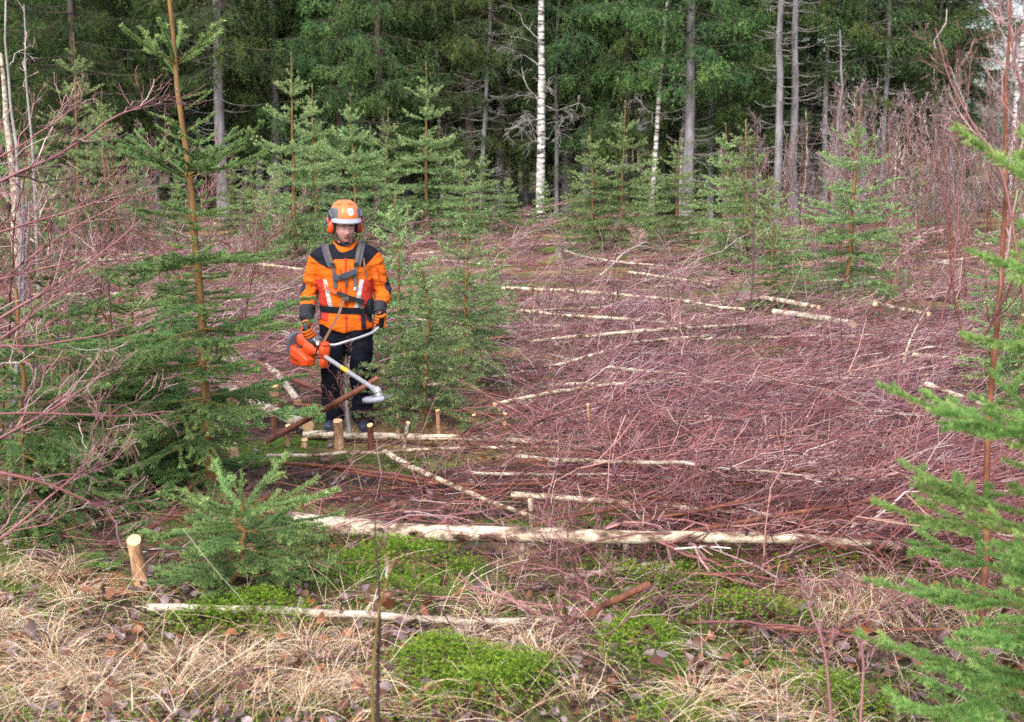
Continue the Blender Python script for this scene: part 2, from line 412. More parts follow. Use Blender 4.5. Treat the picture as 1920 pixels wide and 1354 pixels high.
def hero_spruce(seed, base, h, r0, label, whorls, lean=(0, 0), inter=5, group=None, broken=False, name='young_spruce', leader_r=0.012, right=None, short=None):
    """young spruce seen from near: trunk and every branch a part of its own. whorls: (z, count, length, elevation deg)"""
    rng = np.random.default_rng(seed)
    root = link(name, None, label=label, cat='spruce', group=group, loc=base)
    mb, TP = trunk_mesh(seed, h, r0, leader_r, lean, 0.05, 18, 9)
    zs = TP[:, 2]
    def on(z): return np.array([np.interp(z, zs, TP[:, 0]), np.interp(z, zs, TP[:, 1]), z])
    if not broken: needles(mb, rng, TP[None, 12:], 420, .016, .004, 1, .55, .12, .9)
    link('trunk', mb.mesh('trunk', [M['bark_young'] if not broken else M['bark_leader'], M['needle_near']], True), root)
    for wi, wh in enumerate(whorls):
        z, c, ln, el = wh[:4]; force = wh[4] if len(wh) > 4 else None
        a0 = rng.uniform(0, 6.28)
        for k in range(c):
            l = ln * rng.uniform(0.82, 1.12)
            az = a0 + k * 6.283 / c + rng.uniform(-0.25, 0.25)
            if right is not None and math.cos(az) > .2: l *= right[wi]
            cls = 'shoot' if l < 0.36 else 'small' if l < 0.55 else 'mid' if l < 0.85 else 'long' if l < 1.1 else 'low'
            if el > 25 and l < 0.6: cls = 'shoot' if rng.random() < 0.75 else 'small'
            cls = force or cls
            place_branch(root, cls, int(rng.integers(3)), on(z + rng.uniform(-0.02, 0.02)), az, math.radians(el + rng.uniform(-7, 7)), l, rng.uniform(-0.2, 0.2))
        # short shoots between two whorls
        if wi + 1 < len(whorls):
            z2 = whorls[wi + 1][0]
            for k in range(inter):
                zz = min(z, z2) + abs(z - z2) * rng.uniform(.2, .9)
                l = ln * rng.uniform(0.3, 0.55) if short is None else rng.uniform(*short)
                place_branch(root, 'shoot' if l < 0.3 else 'small', int(rng.integers(3)), on(zz), rng.uniform(0, 6.28), math.radians(el * 0.6 + rng.uniform(-8, 12)), l, rng.uniform(-0.3, 0.3))
    return root

def bm_transform(P, o, az, el):
    """turn branch paths (+X) to azimuth/elevation at o"""
    ce, se, ca, sa = math.cos(el), math.sin(el), math.cos(az), math.sin(az)
    R = np.array([[ca * ce, -sa, -ca * se], [sa * ce, ca, -sa * se], [se, 0, ce]])
    return P @ R.T + np.asarray(o)

def young_spruce_variant(seed, h, dens, ln, wd, mat, step=0.09, spread=0.42, full=1.0):
    """crown + trunk meshes of a young spruce of height h for the middle distance"""
    rng = np.random.default_rng(seed)
    mb = MB(); tb, TP = trunk_mesh(seed, h, 0.011 * h + 0.01, 0.006, (rng.normal(0, .05), rng.normal(0, .05)), 0.06, 12, 6)
    zs = TP[:, 2]; on = lambda z: np.array([np.interp(z, zs, TP[:, 0]), np.interp(z, zs, TP[:, 1]), z])
    z = h - rng.uniform(0.17, 0.23) * h
    first = True
    while z > 0.12:
        f = (h - z) / h
        Lb = h * min(spread, 0.085 + 0.9 * spread * f ** 1.15)
        c = int(rng.integers(4, 6) if f < .35 else rng.integers(5, 8)); a0 = rng.uniform(0, 6.28)
        el = math.radians(46 - 56 * min(1, f * 1.25))
        for k in range(c):
            l = Lb * rng.uniform(0.75, 1.15)
            for P, R, age in branch_paths(rng, l, droop=0.02 + 0.12 * f, curl=0.12, step=step, sub=f > .24, simple=f < .22, hang=0.15 * f, n=6):
                P = bm_transform(P, on(z), a0 + k * 6.283 / c + rng.uniform(-.3, .3), el + rng.uniform(-.12, .12))
                needles(mb, rng, P, dens, ln, wd, 0, 0.62 - 0.3 * f + 0.1 * age + rng.normal(0, .08, len(P)), 0.13, 0.6)
                if age < 0.6: tubes(mb, P, np.maximum(R * .7, 0.0016), 3, 1, 0.5)
        for k in range(int(3 * full) if f < .35 else 2):
            l = Lb * rng.uniform(0.3, 0.6)
            for P, R, age in branch_paths(rng, l, step=step, sub=False, n=5):
                P = bm_transform(P, on(z + rng.uniform(0.02, 0.2) * h * 0.5), rng.uniform(0, 6.28), el + rng.uniform(-.2, .2))
                needles(mb, rng, P, dens, ln, wd, 0, 0.6 - 0.3 * f + rng.normal(0, .08, len(P)), 0.13, 0.6)
        z -= h * (rng.uniform(0.10, 0.14) if f < .36 else rng.uniform(0.06, 0.09)); first = False
    # needles up the leader
    Ld = TP[None, -3:]
    needles(mb, rng, Ld, dens * 0.35, ln * 0.7, wd, 0, 0.7, 0.1, 0.9)
    return mb.mesh('crown', [mat, M['bark_shoot']]), tb.mesh('trunk', [M['bark_leader']], True), h

YOUNG_MID = [young_spruce_variant(201 + i, h, 360, 0.031, 0.0105, M['needle_mid'], 0.075, sp) for i, (h, sp) in enumerate(((2.2, .44), (3.0, .40), (2.6, .44), (1.5, .50)))]
YOUNG_FAR = [young_spruce_variant(231 + i, h, 135, 0.056, 0.020, M['needle_mid'], 0.10, sp) for i, (h, sp) in enumerate(((3.6, .34), (4.4, .31), (3.0, .38), (2.4, .44)))]

def put_tree(name, variant, base, h, label, cat, group=None, rz=0.0, tilt=(0, 0)):
    cr, tr, h0 = variant
    root = link(name, None, label=label, cat=cat, group=group, loc=base, rot=(tilt[0], tilt[1], rz), scale=h / h0)
    link('trunk', tr, root); link('crown', cr, root)
    return root

# ------------------------------------------------------------------ tall spruces of the forest edge
def tall_spruce_variant(seed, h, low, dead_low, dens=1.0, bare=False, trunk_r=0.17):
    """low: height where green branches begin; dead_low: number of dead bare branches beneath"""
    rng = np.random.default_rng(seed)
    tb, TP = trunk_mesh(seed, h, trunk_r, 0.03, (rng.normal(0, .15), 0), 0.15, 16, 9)
    zs = TP[:, 2]; on = lambda z: np.array([np.interp(z, zs, TP[:, 0]), np.interp(z, zs, TP[:, 1]), z])
    mb, db = MB(), MB()
    z = low
    while not bare and z < h - 0.4:
        f = (z - low) / (h - low)
        Lb = (0.125 * h) * (0.72 + 0.5 * min(1, f * 5)) * (1 - f) ** 0.8 + 0.25
        c = int(rng.integers(3, 6)); a0 = rng.uniform(0, 6.28)
        fine = z < 9.3
        for k in range(c):
            l = Lb * rng.uniform(0.55, 1.2)
            az = a0 + k * 6.283 / c + rng.uniform(-.5, .5); el = math.radians(rng.uniform(-22, 4) + 35 * f)
            n = 7; s = np.linspace(0, 1, n)
            ax = np.stack([l * s, l * .06 * np.sin(s * 4 + rng.uniform(0, 6)), l * (-.22 * s + .2 * s ** 2.2)], 1)[None]
            r = (0.012 + .006 * l) * (1 - .75 * s)[None]
            m = int(l / (0.14 if fine else 0.3)) + 2
            P1, R1, _, t = spawn(rng, ax, r, m, .18, .98, 58, 12, .36 * l + .12, .7, 5, (0.1, 0, -0.5), .05, .75, .5, .4)
            P2, R2, _, _ = spawn(rng, P1, R1, 4 if fine else 2, .1, .95, 50, 15, .32, .3, 4, (0, 0, -.8), .06, .2, .5, .5)
            tt = 0.5 + rng.normal(0, 0.14)
            for Pq, dn in ((ax, .8), (P1, 1.0), (P2, 1.0)):
                Pw = bm_transform(Pq, on(z), az, el)
                needles(mb, rng, Pw, (27 if fine else 3.5) * dn * dens, 0.115 if fine else 0.28, 0.017 if fine else 0.09, 0, tt + rng.normal(0, .1, len(Pw)), .12, .7, 0.1, 0.25)
            tubes(mb, bm_transform(ax, on(z), az, el), r, 4, 1, .5)
            if fine: tubes(mb, bm_transform(P1, on(z), az, el), np.maximum(R1, .004), 3, 1, .5)
        z += rng.uniform(0.28, 0.5) if fine else rng.uniform(.6, .9)
    for k in range(dead_low):
        z = rng.uniform(0.8, max(low + 1.5, 3.5)) if not bare else rng.uniform(0.6, h * 0.98)
        l = rng.uniform(0.5, 1.5) * (1 if not bare else (1.1 - 0.75 * z / h))
        s = np.linspace(0, 1, 6)
        ax = np.stack([l * s, l * .1 * np.sin(s * 4 + rng.uniform(0, 6)), l * (-.35 * s + .42 * s ** 2)], 1)[None]
        r = 0.012 * (1 - .7 * s)[None]
        P1, R1, _, _ = spawn(rng, ax, r, int(rng.integers(2, 7)), .25, .95, 45, 12, .3 * l, .5, 4, (0, 0, .1), .08, .5, .6, .4)
        az, el = rng.uniform(0, 6.28), math.radians(rng.uniform(-12, 12))
        tubes(db, bm_transform(ax, on(z), az, el), r, 4, 0, .5)
        tubes(db, bm_transform(P1, on(z), az, el), np.maximum(R1, .004), 3, 0, .5)
    cr = mb.mesh('crown', [M['needle_far'], M['bark_dark']]) if mb.n else None
    dd = db.mesh('dead_branches', [M['dead_branch']]) if db.n else None
    return cr, tb, dd, h

def make_tall():
    out = {}
    spec = [('skirt', 0.8, 6, 16, 1.1), ('skirt', 1.5, 12, 18, 1.05), ('skirt', 2.1, 22, 17, 1.0),
            ('high', 3.4, 46, 19, .95), ('high', 4.6, 60, 20, .9), ('high', 2.6, 34, 18, .95)]
    for i, (kind, low, dead, h, dn) in enumerate(spec):
        cr, tb, dd, hh = tall_spruce_variant(300 + i, h, low, dead, dn, trunk_r=0.15 + 0.01 * i)
        out.setdefault(kind, []).append((cr, tb.mesh('trunk', [M['bark_grey'] if kind == 'high' else M['bark_dark']], True), dd, hh))
    for i, (low, dead, rr) in enumerate(((6.2, 80, .105), (5.2, 64, .085))):
        cr, tb, dd, hh = tall_spruce_variant(340 + i, 17, low, dead, .8, trunk_r=rr)
        out.setdefault('pole', []).append((cr, tb.mesh('trunk', [M['bark_grey']], True), dd, hh))
    for i, (h, dead, rr) in enumerate(((13.0, 90, .14), (7.5, 60, .10))):
        cr, tb, dd, hh = tall_spruce_variant(320 + i, h, 1, dead, 1, True, rr)
        out.setdefault('bare', []).append((None, tb.mesh('trunk', [M['bark_grey']], True), dd, hh))
    return out
TALL = make_tall()

def put_tall(kind, v, base, label, rz, sc=1.0, group='spruces of the forest edge', name='tall_spruce', cat='spruce'):
    cr, tr, dd, h = TALL[kind][v % len(TALL[kind])]
    root = link(name, None, label=label, cat=cat, group=group, loc=base, rot=(0, 0, rz), scale=sc)
    link('trunk', tr, root)
    if cr: link('crown', cr, root)
    if dd: link('dead_branches', dd, root, kind='stuff')
    return root

# ------------------------------------------------------------------ birches
def birch_variant(seed, h, r0, nb=26, lb=0.28, ang=38, jit=.05, sub=(6, 3), thin=1.0, squash=None, lay=False, stem_mat=None, tint=0.5, start=0.22, bend=(0, 0, .15), twig_mat=None):
    """stem + twigs meshes of a bare birch; lay=True builds it along +X lying on the ground"""
    rng = np.random.default_rng(seed); n = 14; s = np.linspace(0, 1, n)
    w = np.cumsum(rng.normal(0, .02 * h / n ** .5, (n, 2)), 0); w -= w[0]
    stem = np.stack([w[:, 0], w[:, 1], h * s], 1)[None]
    R = (r0 * (1 - s) ** .8 + .0035)[None]
    P1, R1, _, _ = spawn(rng, stem, R, nb, start, .98, ang, 9, lb * h, .6, 6, bend, jit, 0, .42, .4, lmin=.2)
    P2, R2, _, _ = spawn(rng, P1, R1, sub[0], .15, .97, 40, 10, .42 * np.linalg.norm(P1[:, -1] - P1[:, 0], axis=1), .5, 4, bend, jit, 0, .65, .55)
    P3_, R3, _, _ = spawn(rng, P2, R2, sub[1], .15, .97, 38, 12, .5 * np.linalg.norm(P2[:, -1] - P2[:, 0], axis=1), .4, 3, (0, 0, 0), jit * 1.3, 0, .7, .6)
    def lay_(P):
        if not lay: return P
        Q = np.stack([P[..., 2], P[..., 0], P[..., 1]], -1)
        hgt = Q[..., 2]
        Q[..., 2] = np.where(hgt < 0, -hgt * .25, hgt * .55) + r0 * 0.8
        return Q
    sb, tb = MB(), MB()
    tubes(sb, lay_(stem), R, 8, 0, .5, cap=1)
    tt = lambda Pq: np.clip(rng.normal(tint, .24, len(Pq)), 0, 1)
    tubes(tb, lay_(P1), np.maximum(R1, .0022 * thin), 4, 0, tt(P1))
    tubes(tb, lay_(P2), np.maximum(R2, .0018 * thin), 3, 0, tt(P2))
    tubes(tb, lay_(P3_), np.maximum(R3, .0014 * thin), 3, 0, tt(P3_))
    return sb.mesh('stem', [stem_mat or M['bark_red'], M['cut_wood']], True), tb.mesh('twigs', [twig_mat or M['twig']]), h

BIRCH_YOUNG = [birch_variant(400 + i, h, .013, nb=24, lb=.24, ang=30, thin=1.2, tint=.42) for i, h in enumerate((2.6, 3.2, 2.2, 3.6))]
BIRCH_THICKET = [birch_variant(420 + i, h, .016, nb=26, lb=.26, ang=26, thin=1.7, tint=.45, sub=(6, 3), start=.1, twig_mat=M['twig_grey']) for i, h in enumerate((3.2, 4.0, 3.6))]
FELLED = [birch_variant(440 + i, h, r, nb=30, lb=.24, ang=34, thin=1.35, lay=True, stem_mat=(M['bark_log'], M['bark_red'], M['bark_log_white'], M['bark_log'], M['bark_red'], M['bark_red'])[i], tint=.5, start=.3, sub=(6, 3)) for i, (h, r) in enumerate(((3.6, .018), (4.4, .015), (3.0, .018), (5.0, .022), (4.0, .013), (3.4, .012)))]
FELLED_FAR = [birch_variant(460 + i, h, r, nb=26, lb=.26, ang=36, thin=2.4, lay=True, stem_mat=(M['bark_red'], M['bark_log'], M['bark_red'])[i], tint=.55, start=.25, sub=(5, 3)) for i, (h, r) in enumerate(((4.0, .022), (4.6, .026), (3.4, .02)))]

def put_birch(variant, base, label, rz=0, tilt=(0, 0), sc=1.0, name='birch_sapling', cat='birch', group=None):
    st, tw, h = variant
    root = link(name, None, label=label, cat=cat, group=group, loc=base, rot=(tilt[0], tilt[1], rz), scale=sc)
    link('stem', st, root); link('twigs', tw, root, kind='stuff')
    return root
# ------------------------------------------------------------------ forest edge behind the clearing
rngF = np.random.default_rng(7)
def ground_at(x, y): return (float(x), float(y), float(gz(x, y)) - 0.03)
def px_at(px, d):
    """ground position at depth d below photo column px (measured at horizon height)"""
    x = (px - PW / 2) / FPX * d / math.cos(PITCH) * 1.0
    return ground_at(x, d)

# named trees of the front row: column in the photo, depth, kind, variant, label
FRONT = [
    (25, 46, 'skirt', 1, 'dark spruce behind the pale broken birch stump at the left edge'),
    (160, 44, 'skirt', 2, 'bright green spruce growing behind the tall young spruce, far left'),
    (260, 47, 'skirt', 2, 'dark spruce left of the young spruce leader'),
    (428, 45, 'high', 4, 'grey trunk spruce with curved bare dead branches, left of the worker'),
    (497, 49, 'high', 3, 'dim slender spruce just right of the grey bare-branched trunk'),
    (526, 47, 'high', 5, 'slim spruce trunk standing left of the twin young leaders'),
    (640, 46, 'skirt', 1, 'broad green spruce standing above the orange helmet'),
    (720, 45, 'skirt', 2, 'green spruce up and right of the helmet'),
    (768, 52, 'high', 3, 'dim spruce trunk with a gap of sky at its top'),
    (885, 45, 'skirt', 1, 'drooping green spruce left of the white birch'),
    (936, 46, 'high', 5, 'spruce with brown hanging dead twigs left of the white birch'),
    (1060, 47, 'high', 4, 'first thin grey spruce trunk to the right of the white birch'),
    (1077, 51, 'high', 3, 'second thin grey spruce trunk to the right of the white birch'),
    (1102, 46, 'high', 5, 'short grey spruce trunk under bright green boughs right of the birch'),
    (1170, 45, 'skirt', 0, 'dense green spruce between the white birch and the leaning thin birch'),
    (1283, 42, 'high', 4, 'straight grey spruce trunk with stubby dead branches right of centre'),
    (1360, 44, 'skirt', 2, 'yellowish green spruce left of the paired grey trunks'),
    (1510, 48, 'high', 5, 'spruce filling the gap behind the paired grey trunks'),
    (1602, 45, 'high', 5, 'spruce with olive drooping boughs behind the bluish young spruce'),
    (1700, 47, 'skirt', 0, 'deep green spruce beyond the purple birch thicket'),
    (1762, 50, 'high', 2, 'thin spruce behind the dark foreground birch stem at the right'),
    (1935, 46, 'high', 3, 'spruce at the right edge behind white birches'),
]
for i, (px, d, kind, v, lab) in enumerate(FRONT):
    put_tall(kind, v, px_at(px, d), lab, rngF.uniform(0, 6.28), rngF.uniform(.92, 1.08))
POLES = [(305, 47, 'left of the big near spruce leader'), (372, 50, 'just right of the big near spruce leader'), (548, 50, 'left of the tallest young leader'), (602, 48, 'between the twin leaders and the helmet'), (690, 47, 'right above the helmet'), (748, 50, 'left of the very tall thin-topped young spruce'), (838, 49, 'right of the very tall thin-topped young spruce'), (905, 44, 'left of the drooping green spruce'), (985, 48, 'close left of the thick white birch'), (1042, 45, 'close right of the thick white birch'), (1135, 47, 'above the forked orange leader'), (1188, 49, 'above the young spruce with thick upright leader'), (1326, 44, 'right of the straight grey trunk'), (1408, 46, 'left of the paired dead trunks'), (1535, 45, 'left of the short dead spruce'), (1640, 44, 'right of the bluish young spruce'), (1682, 47, 'behind the reddish thicket stem'), (1738, 46, 'left of the dark foreground birch stem')]
for i, (px, d, where) in enumerate(POLES):
    put_tall('pole', i, px_at(px, d), 'thin grey spruce pole with bare dead twigs ' + where, rngF.uniform(0, 6.28), rngF.uniform(.85, 1.05), 'thin spruce poles at the forest edge')
put_tall('bare', 0, px_at(1445, 41), 'left one of the paired bare grey dead spruce trunks', 1.0, 1.0, 'dead grey spruces', 'dead_spruce', 'dead spruce')
put_tall('bare', 0, px_at(1482, 42), 'right one of the paired bare grey dead spruce trunks', 2.6, 1.03, 'dead grey spruces', 'dead_spruce', 'dead spruce')
b = px_at(1553, 36)
put_tall('bare', 1, b, 'short dead spruce with forked bare top left of the bluish young spruce', .4, 0.68, 'dead grey spruces', 'dead_spruce', 'dead spruce')

BACK = []
for row, (d0, npr, kinds) in enumerate(((51, 17, ('high', 'high', 'skirt')), (56, 18, ('high', 'high', 'skirt')), (61, 18, ('high', 'skirt', 'skirt')), (67, 19, ('skirt', 'skirt', 'high')), (74, 20, ('skirt',)), (82, 21, ('skirt',)))):
    half = d0 * 0.36 + 5
    for k in range(npr):
        x = -half + 2 * half * (k + .5 + rngF.uniform(-.38, .38)) / npr; y = d0 + rngF.uniform(-2.2, 2.2)
        kind = kinds[int(rngF.integers(len(kinds)))]
        pxx = 960 + x / y * FPX
        if d0 < 70 and (1560 < pxx < 1660 or 1745 < pxx < 1990 or 735 < pxx < 800): continue
        put_tall(kind, int(rngF.integers(3)), ground_at(x, y), 'dark spruce deep in the forest ' + ('behind the tall leader of the big near spruce' if pxx < 480 else 'above the worker' if pxx < 760 else 'left of the thick white birch' if pxx < 1015 else 'between the white birch and the straight grey trunk' if pxx < 1283 else 'behind the paired dead trunks' if pxx < 1560 else 'behind the purple thicket'), rngF.uniform(0, 6.28), rngF.uniform(.85, 1.15) if d0 < 70 else rngF.uniform(.5, .72) * (.62 if pxx > 1700 else 1), 'spruces deep in the forest')
# trees that stand just outside the frame on both flanks of the clearing
# white birches
def white_birch(seed, px, d, h, r, label, lean=(0, 0), nb=16):
    rng = np.random.default_rng(seed); n = 16; s = np.linspace(0, 1, n)
    w = np.cumsum(rng.normal(0, .10 / n ** .5, (n, 2)), 0); w -= w[0]
    stem = np.stack([lean[0] * s + w[:, 0], lean[1] * s + w[:, 1], h * s], 1)[None]
    R = (r * (1 - .75 * s))[None]
    root = link('birch_tree', None, label=label, cat='birch', group='white birches at the forest edge', loc=px_at(px, d))
    mb = MB(); tubes(mb, stem, R, 10, 0, .5); link('trunk', mb.mesh('trunk', [M['bark_birch']], True), root)
    tb = MB()
    P1, R1, _, _ = spawn(rng, stem, R, nb, .12, .95, 55, 12, 1.6, .2, 7, (0, 0, -.1), .08, 0, .22, .35)
    P2, R2, _, _ = spawn(rng, P1, R1, 5, .2, .95, 45, 12, .6, .4, 5, (0, 0, -.3), .08, 0, .6, .4)
    P3_, R3, _, _ = spawn(rng, P2, R2, 4, .2, .95, 40, 12, .3, .4, 4, (0, 0, -.3), .08, 0, .6, .4)
    for Pq, Rq in ((P1, R1), (P2, R2), (P3_, R3)): tubes(tb, Pq, np.maximum(Rq, .006), 3, 0, .5)
    link('branches', tb.mesh('branches', [M['dead_branch']]), root, kind='stuff')
white_birch(501, 1013, 43, 13, .145, 'thick white birch trunk standing at the centre of the forest edge', (-.1, 0), 22)
white_birch(502, 1216, 43, 11, .085, 'thin white birch leaning right, between two dense spruces', (.75, 0), 14)
white_birch(503, 1272, 45, 12, .07, 'thin white birch hidden close beside the straight grey trunk', (.05, 0), 10)
white_birch(504, 1872, 40, 12, .10, 'white birch near the right edge above the purple thicket', (.35, 0), 14)
white_birch(505, 1903, 42, 12, .12, 'white birch trunk nearest the right edge of the forest', (.2, 0), 14)
white_birch(506, 832, 46, 12, .08, 'dark curved slender birch among spruces right of the helmet', (-.4, 0), 14)

# ------------------------------------------------------------------ young spruces of the clearing: leader pixel (x, y top), base row y, mid/far variant
YS = [
    (868, 366, 722, 'mid', 1, 'bright young spruce with tall leader just right of the worker'),
    (752, 355, 690, 'mid', 0, 'young spruce touching the left hand side of the worker'),
    (800, 470, 800, 'mid', 3, 'low bushy spruce beside the legs of the worker'),
    (915, 470, 640, 'mid', 2, 'small spruce half hidden right behind the bright young spruce'),
    (557, 95, 500, 'far', 1, 'tallest young spruce leader rising left of the helmet'),
    (594, 157, 480, 'far', 0, 'young spruce with rounded leader tip next to the tallest leader left of helmet'),
    (520, 300, 470, 'far', 3, 'short young spruce left of the tallest leader'),
    (668, 176, 460, 'far', 0, 'young spruce directly above the helmet'),
    (706, 234, 455, 'far', 2, 'shorter young spruce above and right of the helmet'),
    (718, 200, 440, 'far', 1, 'thin leader spruce behind the shorter one right of helmet'),
    (803, 115, 445, 'far', 1, 'very tall thin-topped young spruce with wide top whorl, right of helmet'),
    (840, 240, 440, 'far', 0, 'first young spruce right of the very tall thin-topped one'),
    (873, 280, 455, 'far', 2, 'second young spruce right of the very tall thin-topped one'),
    (905, 285, 430, 'far', 3, 'small far spruce just left of the white birch foot'),
    (952, 330, 425, 'far', 3, 'tiny spruce in front of the white birch foot on its left'),
    (1018, 335, 435, 'far', 3, 'tiny spruce right at the foot of the thick white birch'),
    (1112, 238, 470, 'far', 0, 'young spruce with forked orange leader right of the white birch'),
    (1162, 188, 470, 'far', 1, 'young spruce with thick upright leader right of the forked one'),
    (1075, 335, 440, 'far', 3, 'low spruce between white birch and forked leader'),
    (1216, 280, 450, 'far', 2, 'young spruce in front of the thin leaning birch'),
    (1266, 243, 460, 'far', 0, 'young spruce before the straight grey trunk'),
    (1300, 330, 450, 'far', 3, 'low spruce right of the straight grey trunk'),
    (1366, 230, 500, 'far', 0, 'slim young spruce left of its taller bare-leader neighbour'),
    (1402, 222, 520, 'far', 2, 'young spruce with bare leader among purple twigs right of centre'),
    (1449, 330, 590, 'mid', 0, 'small young spruce left of the bluish one'),
    (1590, 186, 590, 'mid', 1, 'large bluish green young spruce at the right middle'),
    (1720, 300, 470, 'far', 2, 'young spruce half hidden in the purple thicket'),
    (1885, 330, 640, 'mid', 2, 'dense young spruce behind the right foreground branches'),
    (1905, 470, 800, 'mid', 3, 'low dense spruce at the right edge behind the brown birch stem'),
    (202, 165, 470, 'far', 0, 'young spruce behind the pale twigs at the far left'),
    (155, 60, 430, 'far', 1, 'tall young spruce with thin leader at upper left'),
    (90, 250, 470, 'far', 2, 'bushy young spruce behind the grey dead stems'),
    (20, 170, 520, 'far', 2, 'young spruce at the left edge behind the pale stump'),
    (265, 280, 460, 'far', 3, 'low young spruce left of the big near spruce'),
    (440, 310, 450, 'far', 3, 'low young spruce in front of the grey dead-branched trunk'),
    (480, 290, 455, 'far', 2, 'young spruce between the grey trunk and the tallest leader'),
    (330, 330, 450, 'far', 3, 'low spruce behind the big near spruce trunk'),
]
for i, (px, yt, yb, lod, v, lab) in enumerate(YS):
    g = G(px, yb); top = P3(px, yt, g[1]); h = top[2] - g[2]
    x_off = 0.0
    root = put_tree('young_spruce', (YOUNG_MID if lod == 'mid' else YOUNG_FAR)[v], (g[0], g[1], g[2] - .02), h, lab, 'spruce', 'young spruces in the clearing', rngF.uniform(0, 6.28), (rngF.normal(0, .015), rngF.normal(0, .015)))

# ------------------------------------------------------------------ near spruces with separate branches
gL = G(398, 935)
W = [(2.82, 6, .46, 30, 'shoot'), (2.12, 7, .66, 20), (1.86, 5, .42, 2), (1.56, 8, .92, 0), (1.34, 6, .6, -2), (1.12, 8, .95, 0), (.90, 6, .78, -6), (.68, 8, 1.05, -6), (.48, 6, .85, -10), (.28, 7, .95, -12)]
hero_spruce(601, gL, 3.75, .035, 'big near spruce with tall orange leader in front and left of the worker', W, lean=(-.19, 0), inter=9, right=(1, 1, .9, .62, .6, .80, .6, .74, .5, .42), leader_r=.010, short=(.16, .27))
gS = G(440, 1110)
hero_spruce(602, gS, .46, .015, 'low broken-topped spruce with star of branches in the front left', [(.45, 2, .18, 55, 'shoot'), (.42, 8, .46, 14, 'shoot'), (.33, 6, .52, 0), (.24, 6, .56, -8), (.15, 6, .56, -10), (.08, 4, .5, -6)], lean=(.04, -.03), inter=1, broken=True, leader_r=.010)
for i, (px, py, h, lab) in enumerate(((60, 985, 1.5, 'low dark spruce at the left edge behind the purple birch branches'), (215, 935, 1.25, 'dark bushy spruce left of the big near spruce'), (300, 905, 1.1, 'bushy spruce crowding the foot of the big near spruce'),
                                    (120, 860, 1.5, 'spruce behind the grey birch stems at the left'), (250, 790, 1.3, 'small spruce behind the leaning cut birch pieces'))):
    g = G(px, py)
    wl = [(h * f, 6, h * (.2 + .62 * (1 - f)), 30 - 52 * (1 - f)) for f in (.86, .7, .56, .43, .31, .2, .1)]
    hero_spruce(610 + i, g, h, .02, lab, wl, inter=3, group='low dark spruces at the left')
# spruce at the right edge, trunk outside the picture, boughs reaching in
gR = np.array([P3(2050, 900, 4.35)[0], 4.35, float(gz(1.8, 4.35))])
rs = hero_spruce(630, gR, 3.0, .045, 'out-of-focus bright green spruce reaching in from the right edge', [(2.72, 5, .40, 35), (2.16, 8, .50, 20, 'shoot'), (1.92, 7, .44, 12), (1.70, 8, .50, 8), (1.42, 8, .66, 5), (1.14, 7, .82, 2), (.90, 7, .72, -2), (.66, 6, .72, -4), (.45, 6, .72, -8), (.25, 5, .6, -10)], inter=4)
for o in rs.children:
    if o.name.startswith('branch'):
        o.material_slots[0].link = 'OBJECT'; o.material_slots[0].material = M['needle_bright']
# ------------------------------------------------------------------ birch thicket standing at the right back and the left
rngS = np.random.default_rng(21)
TH = 'purple leafless birches in thickets'
for k in range(92):
    d = rngS.uniform(27, 42)
    px = rngS.choice([rngS.uniform(1310, 1960), rngS.uniform(1560, 2000), rngS.uniform(1560, 1960), rngS.uniform(230, 330)], p=[.4, .3, .25, .05])
    put_birch(BIRCH_THICKET[k % 3], px_at(px, d), 'slim leafless birch sapling in the far thicket ' + ('behind the big near spruce leader' if px < 600 else 'below the paired dead trunks' if px < 1530 else 'beside the bluish young spruce' if px < 1680 else 'behind the brown birch stem' if px > 1800 else 'left of the brown birch stem'), rngS.uniform(0, 6.28), (rngS.normal(0, .06), rngS.normal(0, .06)), rngS.uniform(.55, 1.1), group=TH)
for k in range(90):
    d = rngS.uniform(17, 40); px = rngS.uniform(300, 1900)
    if 560 < px < 740 and d < 22: continue
    put_birch(BIRCH_THICKET[k % 3], px_at(px, d), 'low leafless birch regrowth in the mauve haze ' + ('left of the worker' if px < 640 else 'right behind the worker' if px < 960 else 'before the white birch' if px < 1160 else 'before the straight grey trunk' if px < 1420 else 'around the bluish young spruce' if px < 1680 else 'before the purple thicket'), rngS.uniform(0, 6.28), (rngS.normal(0, .35), rngS.normal(0, .35)), rngS.uniform(.2, .4), group='low birch regrowth across the clearing')
